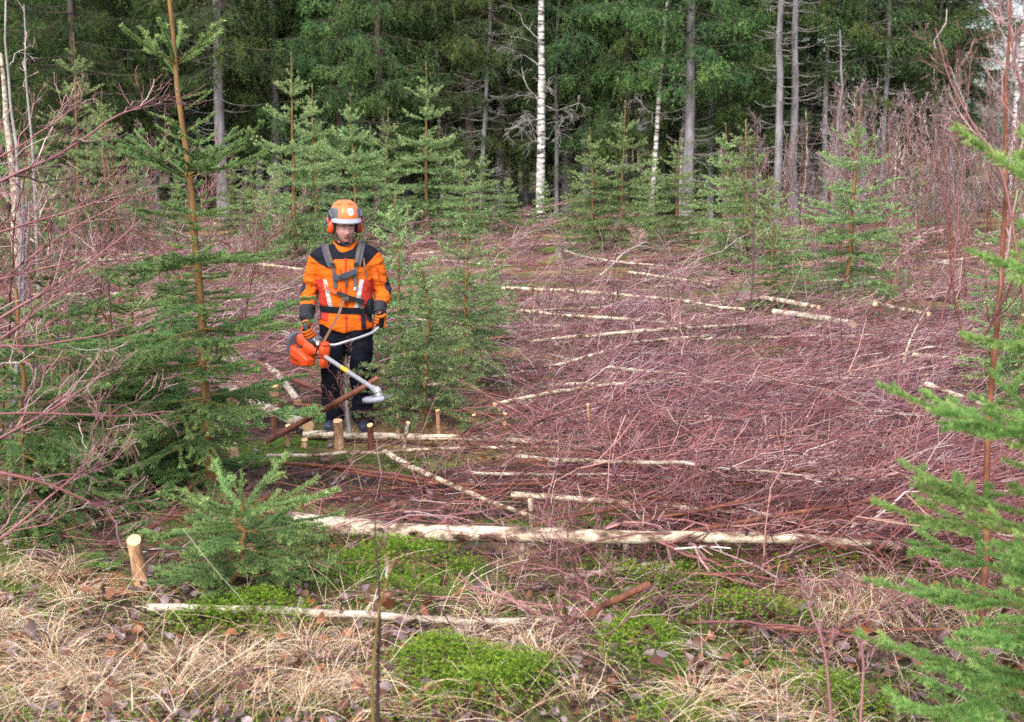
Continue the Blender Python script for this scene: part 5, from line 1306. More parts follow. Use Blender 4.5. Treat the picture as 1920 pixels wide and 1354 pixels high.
M['brown_strap'] = plain('brown_strap', (0.17, 0.085, 0.055, 1), .6, var=.15, scale=30, spec=.08)

person = link('person', None, label='forest worker in orange and black jacket and orange helmet holding a brushcutter', cat='person', loc=WORK)

SHR, ELR, WRR = np.array([-.192, .0, 1.455]), np.array([-.302, .05, 1.13]), np.array([-.300, -.11, .945])
SHL, ELL, WRL = np.array([.200, .0, 1.465]), np.array([.304, .05, 1.14]), np.array([.285, -.11, .985])
HANDR, HANDL = LP(580, 627, -.22), LP(712, 602, -.20)
AXR, AXL = nrm(np.array([-.35, -.30, .88])), nrm(np.array([.12, -.12, .98]))

def hand(mb, wrist, C, A, r, palm_side, thick=.030):
    """gripping hand: A handle axis, C grip centre, r finger thickness; palm_side: unit vector from the handle to the palm"""
    Pd = palm_side - A * np.dot(palm_side, A); Pd = Pd / np.linalg.norm(Pd); Q = np.cross(A, Pd)
    k = C + Pd * .034
    # palm: flat block from the wrist to the knuckles, lying along the handle
    s = smooth_path([wrist, wrist * .45 + k * .55, k, k - Q * .012], 8, 1)
    ellipse_loft(mb, s, [r * f for f in (3.4, 4.0, 4.5, 4.9, 5.0, 5.0, 4.7, 4.2)], [.028, .026, .024, .023, .022, .021, .02, .018], 14, 2.4, 0, A, Pd if abs(np.dot(Pd, nrm(k - wrist))) < .8 else Q)
    for i, (end, rr) in enumerate(((228, 1.0), (245, 1.04), (238, 1.0), (205, .88))):
        o = A * (.039 - .026 * i); ph = np.radians(np.linspace(12, end, 8))
        pts = [C + o + (Pd * np.cos(p) + Q * np.sin(p)) * (.037 if p < 2 else .034) for p in ph]
        limb(mb, [k + o * .9 - Q * .01] + pts, [r * 1.05 * rr] + list(np.linspace(r * 1.08, r * .85, 8) * rr), 18, 8, 1)
    ph = np.radians(np.linspace(-15, -120, 6))
    pts = [C + A * (.060 - .004 * j) + (Pd * np.cos(p) + Q * np.sin(p)) * .036 for j, p in enumerate(ph)]
    limb(mb, [wrist * .4 + k * .6 + A * .02] + pts, [r * 1.35, r * 1.25, r * 1.15, r * 1.1, r * 1.05, r, r * .9], 16, 8, 1)

PALM_R, PALM_L = np.array([-.55, .35, .1]), np.array([.8, .35, .1])

# ---- head, built upright about its own centre then turned
HC = np.array([.012, -.045, 1.676])
HR = np.array(Matrix.Rotation(math.radians(19), 3, 'Z') @ Matrix.Rotation(math.radians(6), 3, 'X'))
def head_xf(V): return np.asarray(V, float) @ HR.T + HC
def gb(X, Z, cx, cz, sx, sz): return np.exp(-((X - cx) / sx) ** 2 - ((Z - cz) / sz) ** 2)
def head_verts(nu=72, nv=56):
    u = np.linspace(0, 2 * np.pi, nu, endpoint=False); v = np.linspace(-np.pi / 2, np.pi / 2, nv)
    U, Vv = np.meshgrid(u, v)
    X = .077 * np.cos(Vv) * np.sin(U); Y = -.098 * np.cos(Vv) * np.cos(U); Z = .124 * np.sin(Vv)
    lo = np.clip(-Z / .124, 0, 1); front = Y < 0
    X = X * (1 - .30 * lo ** 1.8); X = np.where((Z < -.02), X * 1.06, X)
    Y = np.where(front, Y * (1 - .02 * lo), Y * (1 - .22 * lo))
    w = np.clip(-Y / .05, 0, 1)
    d = np.zeros_like(X)
    d += .026 * gb(X, Z, 0, -.028, .013, .016) + .014 * gb(X, Z, 0, -.004, .009, .026)      # nose tip, bridge
    d += .008 * gb(np.abs(X), Z, .012, -.033, .008, .009)                                   # nostril wings
    d += .007 * gb(np.abs(X), Z, .03, .036, .026, .010)                                     # brows
    d -= .012 * gb(np.abs(X), Z, .031, .014, .017, .014)                                    # eye sockets
    d += .007 * gb(np.abs(X), Z, .045, -.018, .022, .022)                                   # cheek bones
    d += .006 * gb(X, Z, 0, -.058, .022, .006) + .007 * gb(X, Z, 0, -.071, .019, .007)      # lips
    d -= .006 * gb(X, Z, 0, -.0645, .026, .0030)                                            # mouth line
    d += .012 * gb(X, Z, 0, -.100, .022, .016)                                              # chin
    d -= .004 * gb(X, Z, 0, -.083, .024, .006)
    Y = Y - d * w
    P = np.stack([X, Y, Z], -1).reshape(-1, 3)
    i, j = np.meshgrid(np.arange(nv - 1), np.arange(nu), indexing='ij'); j2 = (j + 1) % nu
    return P, np.stack([i * nu + j, i * nu + j2, (i + 1) * nu + j2, (i + 1) * nu + j], -1).reshape(-1, 4)

def build_body():
    mb = MB()
    hv, hf = head_verts(); mb.add(head_xf(hv), hf)
    for sx in (-1, 1):   # ears
        limb(mb, head_xf([(sx * .072, .012, .02), (sx * .083, .02, .012), (sx * .080, .018, -.02), (sx * .070, .008, -.034)]), [.008, .011, .010, .007], 10, 8)
    limb(mb, [(.0, .02, 1.44), (.002, .01, 1.52), (.008, -.005, 1.60)], [.068, .060, .058], 10, 16)
    ellipse_loft(mb, [(0, 0, z) for z in (.84, .92, 1.0, 1.15, 1.3, 1.42, 1.49, 1.53)], [.165, .17, .15, .16, .185, .19, .13, .06], [.10, .105, .095, .105, .115, .10, .07, .055])
    for sh, el, wr, C, A, pl in ((SHR, ELR, WRR, HANDR, AXR, PALM_R), (SHL, ELL, WRL, HANDL, AXL, PALM_L)):
        limb(mb, [sh * .85 - np.array([0, 0, .01]), sh * .5 + el * .5, el, el * .5 + wr * .5, wr], [.045, .040, .036, .034, .028], 20, 14)
        hand(mb, wr, C, A, .0085, pl)
    for sx, kx, ax in ((-1, -.118, -.122), (1, .112, .128)):
        limb(mb, [(sx * .09, 0, .90), (sx * .105, -.01, .72), (kx, -.02, .50), (ax, .02, .30), (ax, .035, .09)], [.085, .078, .056, .055, .042], 22, 14)
        limb(mb, [(ax, .05, .05), (ax * 1.06, -.06, .04), (ax * 1.15, -.15, .035)], [.04, .042, .032], 10, 12)
    me = remesh(mb, 'body', .0078, 2)
    c = face_c(me); L = (c - HC) @ HR   # back into head space
    lip = (np.abs(L[:, 0]) < .024) & (L[:, 2] > -.076) & (L[:, 2] < -.054) & (L[:, 1] < -.06)
    paint(me, [M['skin'], M['lip']], lip.astype(int))
    b = link('body', me, person)
    for sx in (-1, 1):
        mb = MB(); uu, vv = np.meshgrid(np.linspace(0, 2 * np.pi, 16, endpoint=False), np.linspace(-1.5, 1.5, 9))
        sph = np.stack([np.cos(vv) * np.cos(uu), np.sin(vv), np.cos(vv) * np.sin(uu)], -1).reshape(-1, 3) * .0115
        i, j = np.meshgrid(np.arange(8), np.arange(16), indexing='ij'); j2 = (j + 1) % 16
        F = np.stack([i * 16 + j, i * 16 + j2, (i + 1) * 16 + j2, (i + 1) * 16 + j], -1).reshape(-1, 4)
        col = (sph[F].mean(1)[:, 1] < -.0095).astype(int)
        mb.add(head_xf(sph + (sx * .0305, -.0795, .013)), F, col); link('eye', mb.mesh('eye', [M['eye_white'], M['iris']], True), person)
        mb = MB(); limb(mb, head_xf([(sx * .015, -.098, .030), (sx * .03, -.096, .035), (sx * .048, -.083, .031)]), [.003, .004, .0025], 8, 6); link('eyebrow', mb.mesh('eyebrow', [M['hair']], True), person)
    return me
build_body()

# ---- jacket
def build_jacket():
    mb = MB()
    zz = [.845, .87, .93, .99, 1.03, 1.07, 1.15, 1.27, 1.37, 1.45, 1.50, 1.535, 1.555]
    rx = [.222, .222, .213, .203, .200, .212, .218, .224, .228, .212, .168, .120, .092]
    ry = [.150, .152, .148, .140, .138, .148, .152, .152, .148, .125, .100, .085, .075]
    ellipse_loft(mb, [(.004, -.005 + .015 * (z > 1.48), z) for z in zz], rx, ry, 32, 2.3)
    for sh, el, wr in ((SHR, ELR, WRR), (SHL, ELL, WRL)):
        sg = np.sign(sh[0])
        limb(mb, [sh * np.array([.55, 1, 1]), sh, sh * .62 + el * .38 + np.array([sg * .012, 0, 0]), el, el * .5 + wr * .5 + np.array([sg * .004, .01, 0]), wr], [.083, .083, .077, .068, .060, .053], 26, 18, 3)
    me = remesh(mb, 'jacket', .0068, 6)
    V, _n = mesh_np(me); hem = np.clip((.93 - V[:, 2]) / .08, 0, 1) * (np.abs(V[:, 0]) < .24); V[:, 2] += hem * (.055 * np.clip(-V[:, 0] / .2, 0, 1) + .03 * np.clip(V[:, 0] / .2, 0, 1) - .012); set_v(me, V)
    def wgt(V):
        arm = (np.abs(V[:, 0]) > .235) & (V[:, 2] < 1.42)
        return np.where(arm, 1.25, .85) * np.where(V[:, 2] > 1.47, .4, 1)
    wrinkle(me, .0135, 6.5, (1, 1, 2.1), 3.0, wgt); wrinkle(me, .0022, 17, (.7, 1, 2.4), 9.0, wgt)
    c = face_c(me); x, y, z = c.T
    idx = np.zeros(len(c), int)
    arm = (np.abs(x) > np.interp(z, [.8, 1.1, 1.25, 1.4, 1.5], [.232, .245, .235, .215, .2])) & (z < 1.44)
    front = y < .06
    zl = np.interp(x, [-.33, -.285, -.20, -.117, -.09, -.065, .085, .105, .165, .22, .27, .32], [1.50, 1.455, 1.395, 1.355, 1.395, 1.432, 1.432, 1.40, 1.36, 1.42, 1.475, 1.51])
    idx[(z > zl)] = 1
    body = ~arm
    for sg in (-1, 1):
        xs = x * -sg
        e = -.150 + (1.27 - z) * .20
        m = body & front & (xs < e - .017 + 1e-9) & (z > 1.0) & (z < 1.27 - .15 * np.clip(-xs - .16, 0, 1)); idx[m] = 2
        m = body & front & (np.abs(xs - (e + .0)) < .017) & (z > 1.0) & (z < 1.265); idx[m] = 3
        m = body & (xs < -.125) & (z > .93) & (z < 1.0); idx[m] = 2
    for el, wr in ((ELR, WRR), (ELL, WRL)):
        t = ((c - el) @ (wr - el)) / np.dot(wr - el, wr - el); dist = np.linalg.norm(c - (el + np.clip(t, 0, 1)[:, None] * (wr - el)), axis=1)
        idx[(t > .52) & (dist < .11)] = 4
        sg = np.sign(el[0])
        idx[(np.linalg.norm(c - (el + np.array([sg * .075, .0, .07])), axis=1) < .085)] = 4
    paint(me, [M['hi_orange'], M['dark_fabric'], M['red_fabric'], M['reflect'], M['cuff_grey']], idx)
    jk = link('jacket', me, person)
    return me, jk
JACKET_ME, JACKET = build_jacket()
_V, _ = mesh_np(JACKET_ME)
BV = BVHTree.FromPolygons([tuple(v) for v in _V], [tuple(p.vertices) for p in JACKET_ME.polygons])
def surf(x, z, off=.004):
    h = BV.ray_cast(Vector((x, -1, z)), Vector((0, 1, 0)))
    y = h[0].y if h[0] is not None else -.12
    return np.array([x, y - off, z])

def ribbon(pts3, width, thick, name, mat, parent, side=None, smooth=True, taper=None):
    """flat strap through 3-D points; side = direction of its width"""
    P = np.array(pts3); T = nrm(np.gradient(P, axis=0)); n = len(P)
    if side is None:
        S = nrm(np.cross(T, np.array([0, -1.0, 0])[None]))
    else: S = np.broadcast_to(np.array(side, float), P.shape); S = nrm(S - T * (S * T).sum(1, keepdims=True))
    N = np.cross(T, S); w = (width / 2 * (np.ones(n) if taper is None else np.asarray(taper)))[:, None]
    V = np.stack([P - S * w - N * thick / 2, P + S * w - N * thick / 2, P + S * w + N * thick / 2, P - S * w + N * thick / 2], 1).reshape(-1, 3)
    i, j = np.meshgrid(np.arange(n - 1), np.arange(4), indexing='ij'); j2 = (j + 1) % 4
    mb = MB(); mb.add(V, np.stack([i * 4 + j, i * 4 + j2, (i + 1) * 4 + j2, (i + 1) * 4 + j], -1).reshape(-1, 4))
    mb.add(V[:4], [[3, 2, 1, 0]]); mb.add(V[-4:], [[0, 1, 2, 3]])
    return link(name, mb.mesh(name, [M[mat]]), parent)

def over(x, ys, off):
    """points on top of the shoulder, from front to back"""
    out = []
    for y in ys:
        h = BV.ray_cast(Vector((x, y, 2)), Vector((0, 0, -1)))
        if h[0] is not None: out.append((x, y, h[0].z + off))
    return out

def shoulder_strap(xz, width, name, mat, off, thick, x_top):
    q = smooth_path(xz, 12, 1); P = [tuple(surf(x, z, off)) for x, z in q][::-1]
    P += [p for p in over(x_top, (-.06, -.02, .02, .06, .09), off)]
    P = smooth_path(P, 24, 1); side = np.cross(nrm(np.gradient(P, axis=0)), nrm(np.gradient(P, axis=0)) * 0 + np.array([0, -.7, .7]))
    return ribbon_s(P, side, width, thick, name, mat, hn)

def ribbon_s(P, S, width, thick, name, mat, parent):
    T = nrm(np.gradient(P, axis=0)); S = nrm(S - T * (S * T).sum(1, keepdims=True)); N = np.cross(T, S); w = width / 2; n = len(P)
    V = np.stack([P - S * w - N * thick / 2, P + S * w - N * thick / 2, P + S * w + N * thick / 2, P - S * w + N * thick / 2], 1).reshape(-1, 3)
    i, j = np.meshgrid(np.arange(n - 1), np.arange(4), indexing='ij'); j2 = (j + 1) % 4
    mb = MB(); mb.add(V, np.stack([i * 4 + j, i * 4 + j2, (i + 1) * 4 + j2, (i + 1) * 4 + j], -1).reshape(-1, 4)); mb.add(V[:4], [[3, 2, 1, 0]]); mb.add(V[-4:], [[0, 1, 2, 3]])
    return link(name, mb.mesh(name, [M[mat]]), parent)

def surf_strip(xz, width, name, mat, parent, off=.006, thick=.005, n=22, taper=None):
    q = smooth_path(xz, n, 1)
    P = np.array([surf(x, z, off) for x, z in q])
    for _ in range(2): P[1:-1, 1] = np.minimum(P[1:-1, 1], (P[:-2, 1] + P[2:, 1]) / 2)
    return ribbon(P, width, thick, name, mat, parent, taper=taper)

surf_strip([(.022, .848), (.022, .985)], .014, 'zip', 'red_fabric', JACKET)
surf_strip([(.022, 1.055), (.024, 1.2), (.024, 1.44)], .014, 'zip', 'red_fabric', JACKET)
surf_strip([(-.02, 1.355), (-.005, 1.30)], .010, 'pocket_zip', 'red_fabric', JACKET, n=6)
surf_strip([(.06, 1.36), (.05, 1.31)], .010, 'pocket_zip', 'red_fabric', JACKET, n=6)
surf_strip([(-.02, 1.2), (-.005, 1.1)], .012, 'pocket_zip', 'red_fabric', JACKET, n=6)
surf_strip([(.268, 1.36), (.285, 1.25)], .012, 'sleeve_zip', 'red_fabric', JACKET, n=6)
# collar
def build_collar():
    mb = MB(); sides = 36; a = np.arange(sides) / sides * 2 * np.pi; V = []
    for z, r, ry in ((1.485, .118, .105), (1.525, .104, .094), (1.565, .094, .088), (1.575, .088, .082), (1.55, .082, .076)):
        dz = -.045 * np.clip(-np.sin(a), 0, 1) ** 1.5 * (1 if z > 1.5 else .8)
        V.append(np.stack([.006 + r * np.cos(a), -.008 + ry * np.sin(a), z + dz], 1))
    V = np.array(V); n = len(V); i, j = np.meshgrid(np.arange(n - 1), np.arange(sides), indexing='ij'); j2 = (j + 1) % sides
    mb.add(V.reshape(-1, 3), np.stack([i * sides + j, i * sides + j2, (i + 1) * sides + j2, (i + 1) * sides + j], -1).reshape(-1, 4))
    link('collar', mb.mesh('collar', [M['hi_orange']], True), JACKET)
build_collar()

# ---- trousers and boots
def build_trousers():
    mb = MB()
    ellipse_loft(mb, [(.002, .0, z) for z in (.76, .82, .90, .98)], [.195, .205, .200, .185], [.125, .135, .13, .12], 28, 2.3)
    for sx, kx, ax in ((-1, -.118, -.122), (1, .112, .128)):
        limb(mb, [(sx * .098, 0, .90), (sx * .108, -.012, .72), (kx, -.028, .50), (ax, .01, .28), (ax, .02, .07)], [.115, .108, .092, .086, .088], 26, 18)
    me = remesh(mb, 'trousers', .0095, 5)
    wrinkle(me, .015, 6.5, (1, 1, 1.5), 5.0); wrinkle(me, .0028, 18, (1, 1, 1.8), 1.0)
    paint(me, [M['trouser']], np.zeros(len(me.polygons)))
    tr = link('trousers', me, person)
    mb = MB(); ellipse_loft(mb, [(.215, -.02, z) for z in (.42, .46, .53, .57)], [.030, .036, .034, .026], [.05, .06, .06, .05], 14, 3)
    link('thigh_pocket', mb.mesh('thigh_pocket', [M['dark_fabric']], True), tr)
build_trousers()
for ax, rot in ((-.122, -.10), (.128, .16)):
    mb = MB(); d = np.array([rot, -1, 0]); d /= np.linalg.norm(d)
    b0 = np.array([ax, .03, 0])
    limb(mb, [b0 + (0, .0, .20), b0 + (0, 0, .12), b0 + (0, .005, .065)], [.062, .060, .058], 10, 16)
    limb(mb, [b0 + np.array([0, .03, .052]), b0 + d * .06 + (0, 0, .055), b0 + d * .15 + (0, 0, .048), b0 + d * .20 + (0, 0, .045)], [.048, .052, .050, .036], 14, 16)
    me = remesh(mb, 'boot', .008, 3); V, _n = mesh_np(me); V[:, 2] = np.maximum(V[:, 2], .012); set_v(me, V)
    paint(me, [plain('boot_rubber', (.03, .036, .06, 1), .4, var=.2)], np.zeros(len(me.polygons))); link('boot', me, person)

# ---- gloves
for wr, C, A, pl, nm in ((WRR, HANDR, AXR, PALM_R, 'r'), (WRL, HANDL, AXL, PALM_L, 'l')):
    mb = MB(); hand(mb, wr, C, A, .0142, pl)
    limb(mb, [wr + (ELR if nm == 'r' else ELL) * .12 - wr * .12, wr, wr * .6 + C * .4 + A * 0], [.044, .040, .034], 10, 14)
    me = remesh(mb, 'glove', .0042, 2); c = face_c(me)
    rel = c - C; al = rel @ A; ra = np.linalg.norm(rel - al[:, None] * A, axis=1)
    Pd = pl - A * np.dot(pl, A); Pd /= np.linalg.norm(Pd); Q = np.cross(A, Pd)
    ph = np.degrees(np.arctan2(rel @ Q, rel @ Pd)) % 360
    idx = np.ones(len(c), int)
    idx[(ra > .036) & (np.abs(al) < .07)] = 0
    gap = np.abs(((al + .026) / .026) - np.round((al + .026) / .026 - .5) - .5); idx[(gap < .09) & (ph > 20) & (ph < 260)] = 1
    idx[(ph > 20) & (ph < 48)] = 1
    idx[(np.linalg.norm(c - wr, axis=1) < .05)] = 2
    paint(me, [M['hi_orange'], M['dark_fabric'], M['cuff_grey']], idx); link('glove', me, person)

# ---- harness
hn = link('harness', None, person)
shoulder_strap([(-.138, 1.49), (-.115, 1.43), (-.090, 1.375)], .056, 'shoulder_pad', 'pad_grey', .007, .012, -.150)
shoulder_strap([(.140, 1.50), (.132, 1.44), (.120, 1.385)], .056, 'shoulder_pad', 'pad_grey', .007, .012, .146)
shoulder_strap([(-.122, 1.49), (-.098, 1.43), (-.075, 1.38), (-.06, 1.29), (-.06, 1.20)], .030, 'shoulder_strap', 'webbing', .015, .005, -.138)
shoulder_strap([(.122, 1.50), (.116, 1.44), (.105, 1.38), (.105, 1.29), (.098, 1.20)], .030, 'shoulder_strap', 'webbing', .015, .005, .130)
surf_strip([(.165, 1.44), (.175, 1.36), (.185, 1.28)], .014, 'side_strap', 'brown_strap', hn, .010, .004)
for x, z in ((-.077, 1.388), (.107, 1.392)):
    for dz in (.012, 0, -.012): surf_strip([(x - .019, z + dz), (x + .019, z + dz)], .007, 'buckle', 'black_plastic', hn, .022, .005, 4)
surf_strip([(-.08, 1.285), (-.03, 1.287), (.04, 1.31), (.10, 1.335)], .046, 'chest_plate', 'pad_grey', hn, .020, .010, 14, np.r_[.7, .85, np.ones(10), .95, .85])
surf_strip([(-.02, 1.275), (.0, 1.292)], .03, 'chest_buckle', 'black_plastic', hn, .030, .008, 5)
surf_strip([(.035, 1.285), (.03, 1.22)], .016, 'chest_cord', 'black_plastic', hn, .02, .006, 6)
surf_strip([(.098, 1.21), (.096, 1.185)], .022, 'strap_end', 'reflect', hn, .018, .006, 5)
# belt all the way round
def belt():
    pts = []
    for a in np.linspace(0, 2 * np.pi, 41):
        d = Vector((math.cos(a), math.sin(a), 0)); h = BV.ray_cast(Vector((0, 0, 1.02)) + d * 1.0, -d)
        r = 1.0 - h[3] if h[0] is not None and h[3] > .7 else .2
        r = min(r, .225); pts.append((math.cos(a) * (r + .007), math.sin(a) * (r + .007), .1 + .92 - .008 * math.cos(a)))
    P = np.array(pts)
    for _ in range(2): P[1:-1] = (P[:-2] + 2 * P[1:-1] + P[2:]) / 4
    ribbon(P, .050, .008, 'belt', 'dark_fabric', hn, side=(0, 0, 1))
belt()
# hip plate with orange ring hook
surf_strip([(.165, 1.085), (.06, 1.125), (-.05, 1.168)], .034, 'hip_plate', 'black_plastic', hn, .026, .010, 14)
surf_strip([(-.045, 1.166), (-.10, 1.188), (-.135, 1.205)], .028, 'hook_arm', 'orange_plastic', hn, .030, .008, 8)
c0 = surf(-.150, 1.212, .030); a = np.linspace(0, 2 * np.pi, 17)
mb = MB(); tubes(mb, np.stack([c0[0] + .020 * np.cos(a), np.full(17, c0[1]), c0[2] + .020 * np.sin(a)], 1)[None], np.full((1, 17), .005), 8); link('hook_ring', mb.mesh('hook_ring', [M['orange_plastic']], True), hn)
surf_strip([(.02, 1.13), (.025, 1.10)], .055, 'release_buckle', 'webbing', hn, .030, .012, 5)
surf_strip([(.135, 1.12), (.145, 1.03)], .040, 'side_strap', 'webbing', hn, .014, .005, 8)
surf_strip([(.150, 1.03), (.158, .95), (.160, .87)], .036, 'hanging_strap', 'dark_fabric', hn, .014, .006, 12)
mb = MB(); ellipse_loft(mb, [(.205, -.06, z) for z in (.985, .995, 1.09, 1.105)], [.028, .034, .032, .02], [.045, .05, .05, .04], 14, 3); link('hip_pouch', mb.mesh('hip_pouch', [M['dark_fabric']], True), hn)

# ---- helmet
hl = link('helmet', None, person)
HH = np.array(Matrix.Rotation(math.radians(19), 3, 'Z') @ Matrix.Rotation(math.radians(5), 3, 'X'))
def hel(V): return np.asarray(V, float) @ HH.T + HC + np.array([0, .004, .086])
def build_helmet():
    nu, nv = 96, 40; u = np.linspace(0, 2 * np.pi, nu, endpoint=False); v = np.linspace(0, np.pi / 2 * .999, nv); U, Vv = np.meshgrid(u, v)
    r = np.cos(Vv) ** .82
    X = .126 * r * np.sin(U); Y = -.150 * r * np.cos(U); Z = .142 * np.sin(Vv) ** .95
    Z = Z + .006 * np.cos(U * 1) * 0
    # three raised ribs over the crown
    rib = .004 * (np.exp(-((X - .045) / .010) ** 2) + np.exp(-((X + .045) / .010) ** 2)) * np.clip(Z / .06, 0, 1)
    s = 1 + rib / .14; P = np.stack([X * s, Y * s, Z * s], -1)
    P[0, :, 2] = -.012; P = np.concatenate([np.stack([X[0] * .95, Y[0] * .95, np.full(nu, -.012)], -1)[None], P])
    n = len(P); i, j = np.meshgrid(np.arange(n - 1), np.arange(nu), indexing='ij'); j2 = (j + 1) % nu
    F = np.stack([i * nu + j, i * nu + j2, (i + 1) * nu + j2, (i + 1) * nu + j], -1).reshape(-1, 4)
    fc = P.reshape(-1, 3)[F].mean(1)
    mat = np.zeros(len(F), int); mat[(np.abs(fc[:, 0]) > .090 - .3 * np.clip(-fc[:, 1] - .05, 0, 1)) & (fc[:, 2] < .085) & (np.abs(fc[:, 1]) < .11)] = 1
    mb = MB(); mb.add(hel(P.reshape(-1, 3)), F, mat); link('shell', mb.mesh('shell', [M['helmet_orange'], M['grey_plastic']], True), hl)
    # brim
    a = np.linspace(-1.25, 1.25, 25); mb = MB(); V = []
    for a_ in a:
        k = math.cos(a_ * .95); b = np.array([.126 * math.sin(a_), -.150 * math.cos(a_), 0])
        o = np.array([.130 * math.sin(a_), -.150 * math.cos(a_) - .040 * max(k, 0) ** .7, -.020])
        V += [b + (0, 0, .006), o, o - (0, 0, .008), b - (0, 0, .012)]
    V = np.array(V); i, j = np.meshgrid(np.arange(24), np.arange(4), indexing='ij'); j2 = (j + 1) % 4
    mb.add(hel(V), np.stack([i * 4 + j, (i + 1) * 4 + j, (i + 1) * 4 + j2, i * 4 + j2], -1).reshape(-1, 4)); link('brim', mb.mesh('brim', [M['pale_plastic']]), hl)
    # vents
    for vx, vy, vz in ((-.062, -.085, .118), (-.075, -.06, .112), (.012, -.098, .122), (.03, -.095, .119)):
        mb = MB(); limb(mb, hel([(vx - .008, vy, vz), (vx + .008, vy, vz)]), [.0035, .0035], 5, 8, 0); link('vent', mb.mesh('vent', [M['brown_strap']], True), hl)
    # ear defenders: cup, arm, orange pad on each side
    for sx in (-1, 1):
        mb = MB(); ellipse_loft(mb, hel([(sx * q, .004, -.075) for q in (.098, .108, .128, .142)]), [.040, .046, .045, .030], [.052, .058, .056, .040], 20, 2.4, 0, HH @ np.array([0, 1, 0]), HH @ np.array([0, 0, 1]))
        cup = link('ear_cup', mb.mesh('ear_cup', [M['orange_plastic']], True), hl)
        mb = MB(); ellipse_loft(mb, hel([(sx * q, .004, -.075) for q in (.080, .090, .100)]), [.034, .038, .038], [.046, .050, .050], 18, 2.2, 0, HH @ np.array([0, 1, 0]), HH @ np.array([0, 0, 1])); link('cushion', mb.mesh('cushion', [M['black_plastic']], True), cup)
        mb = MB(); ellipse_loft(mb, hel([(sx * q, .004, -.065) for q in (.140, .147)]), [.022, .016], [.026, .02], 14, 2.2, 0, HH @ np.array([0, 1, 0]), HH @ np.array([0, 0, 1])); link('cup_cap', mb.mesh('cup_cap', [M['grey_plastic']], True), cup)
        mb = MB(); limb(mb, hel([(sx * .148, .004, -.07), (sx * .152, -.005, -.02), (sx * .135, -.012, .03)]), [.010, .012, .010], 10, 8); link('muff_arm', mb.mesh('muff_arm', [M['grey_plastic']], True), hl)
        mb = MB(); limb(mb, hel([(sx * .128, -.02, .055), (sx * .124, -.05, .035), (sx * .118, -.075, .012)]), [.012, .014, .010], 10, 8); link('visor_hinge', mb.mesh('visor_hinge', [M['grey_plastic']], True), hl)
        mb = MB(); limb(mb, hel([(sx * .138, .002, .015), (sx * .146, -.02, -.01), (sx * .142, -.03, -.035)]), [.007, .010, .006], 8, 8); link('muff_bracket', mb.mesh('muff_bracket', [M['orange_plastic']], True), hl)
        # chin strap
        P = smooth_path(hel([(sx * .098, -.055, -.02), (sx * .088, -.060, -.11), (sx * .060, -.070, -.178), (sx * .02, -.085, -.214), (0, -.088, -.218)]), 14, 1)
        ribbon(P, .014, .003, 'chin_strap', 'black_plastic', hl, side=(0, .5, .5))
    mb = MB(); limb(mb, hel([(.120, -.06, -.03), (.112, -.07, -.12), (.10, -.03, -.23), (.10, .02, -.28)]), [.0025] * 4, 12, 6); link('cord', mb.mesh('cord', [M['black_plastic']], True), hl)
    # badge on the front: white shield with a letter H under a small crown line
    bx, bz = .018, .062
    def onshell(x, z, off):
        zz = np.clip(z / .142, 0, .999) ** (1 / .95); vv = math.asin(zz); rr = math.cos(vv) ** .82
        sx_ = np.clip(x / (.126 * rr), -1, 1); return np.array([x, -.150 * rr * math.sqrt(1 - sx_ ** 2) - off, z])
    def patch(poly, off, name, mat, parent):
        poly = np.array(poly, float); n = len(poly); c = poly.mean(0); rings = [c + (poly - c) * f for f in (1, .66, .33)]
        P = [onshell(x + bx, z + bz, off) for r_ in rings for x, z in r_] + [onshell(c[0] + bx, c[1] + bz, off)]
        F4 = [(k * n + j, k * n + (j + 1) % n, (k + 1) * n + (j + 1) % n, (k + 1) * n + j) for k in range(2) for j in range(n)]
        rim = [onshell(x + bx, z + bz, -.004) for x, z in poly]; P = np.array(P + rim); m0 = 3 * n + 1
        F4 += [(j, m0 + j, m0 + (j + 1) % n, (j + 1) % n) for j in range(n)]
        mb = MB(); P = hel(P); mb.add(P, F4); mb.add(P, [(2 * n + j, 2 * n + (j + 1) % n, 3 * n) for j in range(n)])
        return link(name, mb.mesh(name, [M[mat]]), parent)
    sh = [(-.024, .026), (-.019, .022), (-.013, .029), (-.006, .023), (0, .029), (.006, .023), (.013, .029), (.019, .022), (.024, .026), (.0245, .0), (.022, -.016), (.014, -.025), (0, -.028), (-.014, -.025), (-.022, -.016), (-.0245, 0)]
    bd = patch(sh, .0035, 'badge', 'white_paint', hl)
    for q, poly in enumerate(([(-.013, .012), (-.007, .012), (-.007, -.016), (-.013, -.016)], [(.007, .012), (.013, .012), (.013, -.016), (.007, -.016)], [(-.007, .001), (.007, .001), (.007, -.005), (-.007, -.005)])):
        patch(poly, .0055, 'lettering', 'helmet_orange', bd)
build_helmet()
# ------------------------------------------------------------------ brushcutter hanging from the harness
CM, CH = LP(607, 667, -.42), LP(704, 731, -1.15)
CX = nrm(CH - CM); CS = nrm(np.cross(np.array([0, 0, 1.0]), CX)); CU = np.cross(CX, CS)    # along the shaft, to its side, up
cutter = link('brushcutter', None, label='orange brushcutter with aluminium shaft and handlebar held by the worker', cat='brushcutter', loc=WORK)
def cx(x, s, u): return CM + CX * x + CS * s + CU * u       # cutter coordinates; camera side is -s or +s depending on the shaft
CAMS = -1.0 if CS[1] > 0 else 1.0                            # sign of the side that faces the camera
def cmesh(mb, name, mat, parent=None, smooth=True): return link(name, mb.mesh(name, [M[m] for m in (mat if isinstance(mat, (list, tuple)) else [mat])], smooth), parent or cutter)
def cloft(xs, sc, uc, rs, ru, power=3.0, sides=24):
    mb = MB(); ellipse_loft(mb, [cx(x, s, u) for x, s, u in zip(xs, sc, uc)], rs, ru, sides, power, 0, CS, CU); return mb
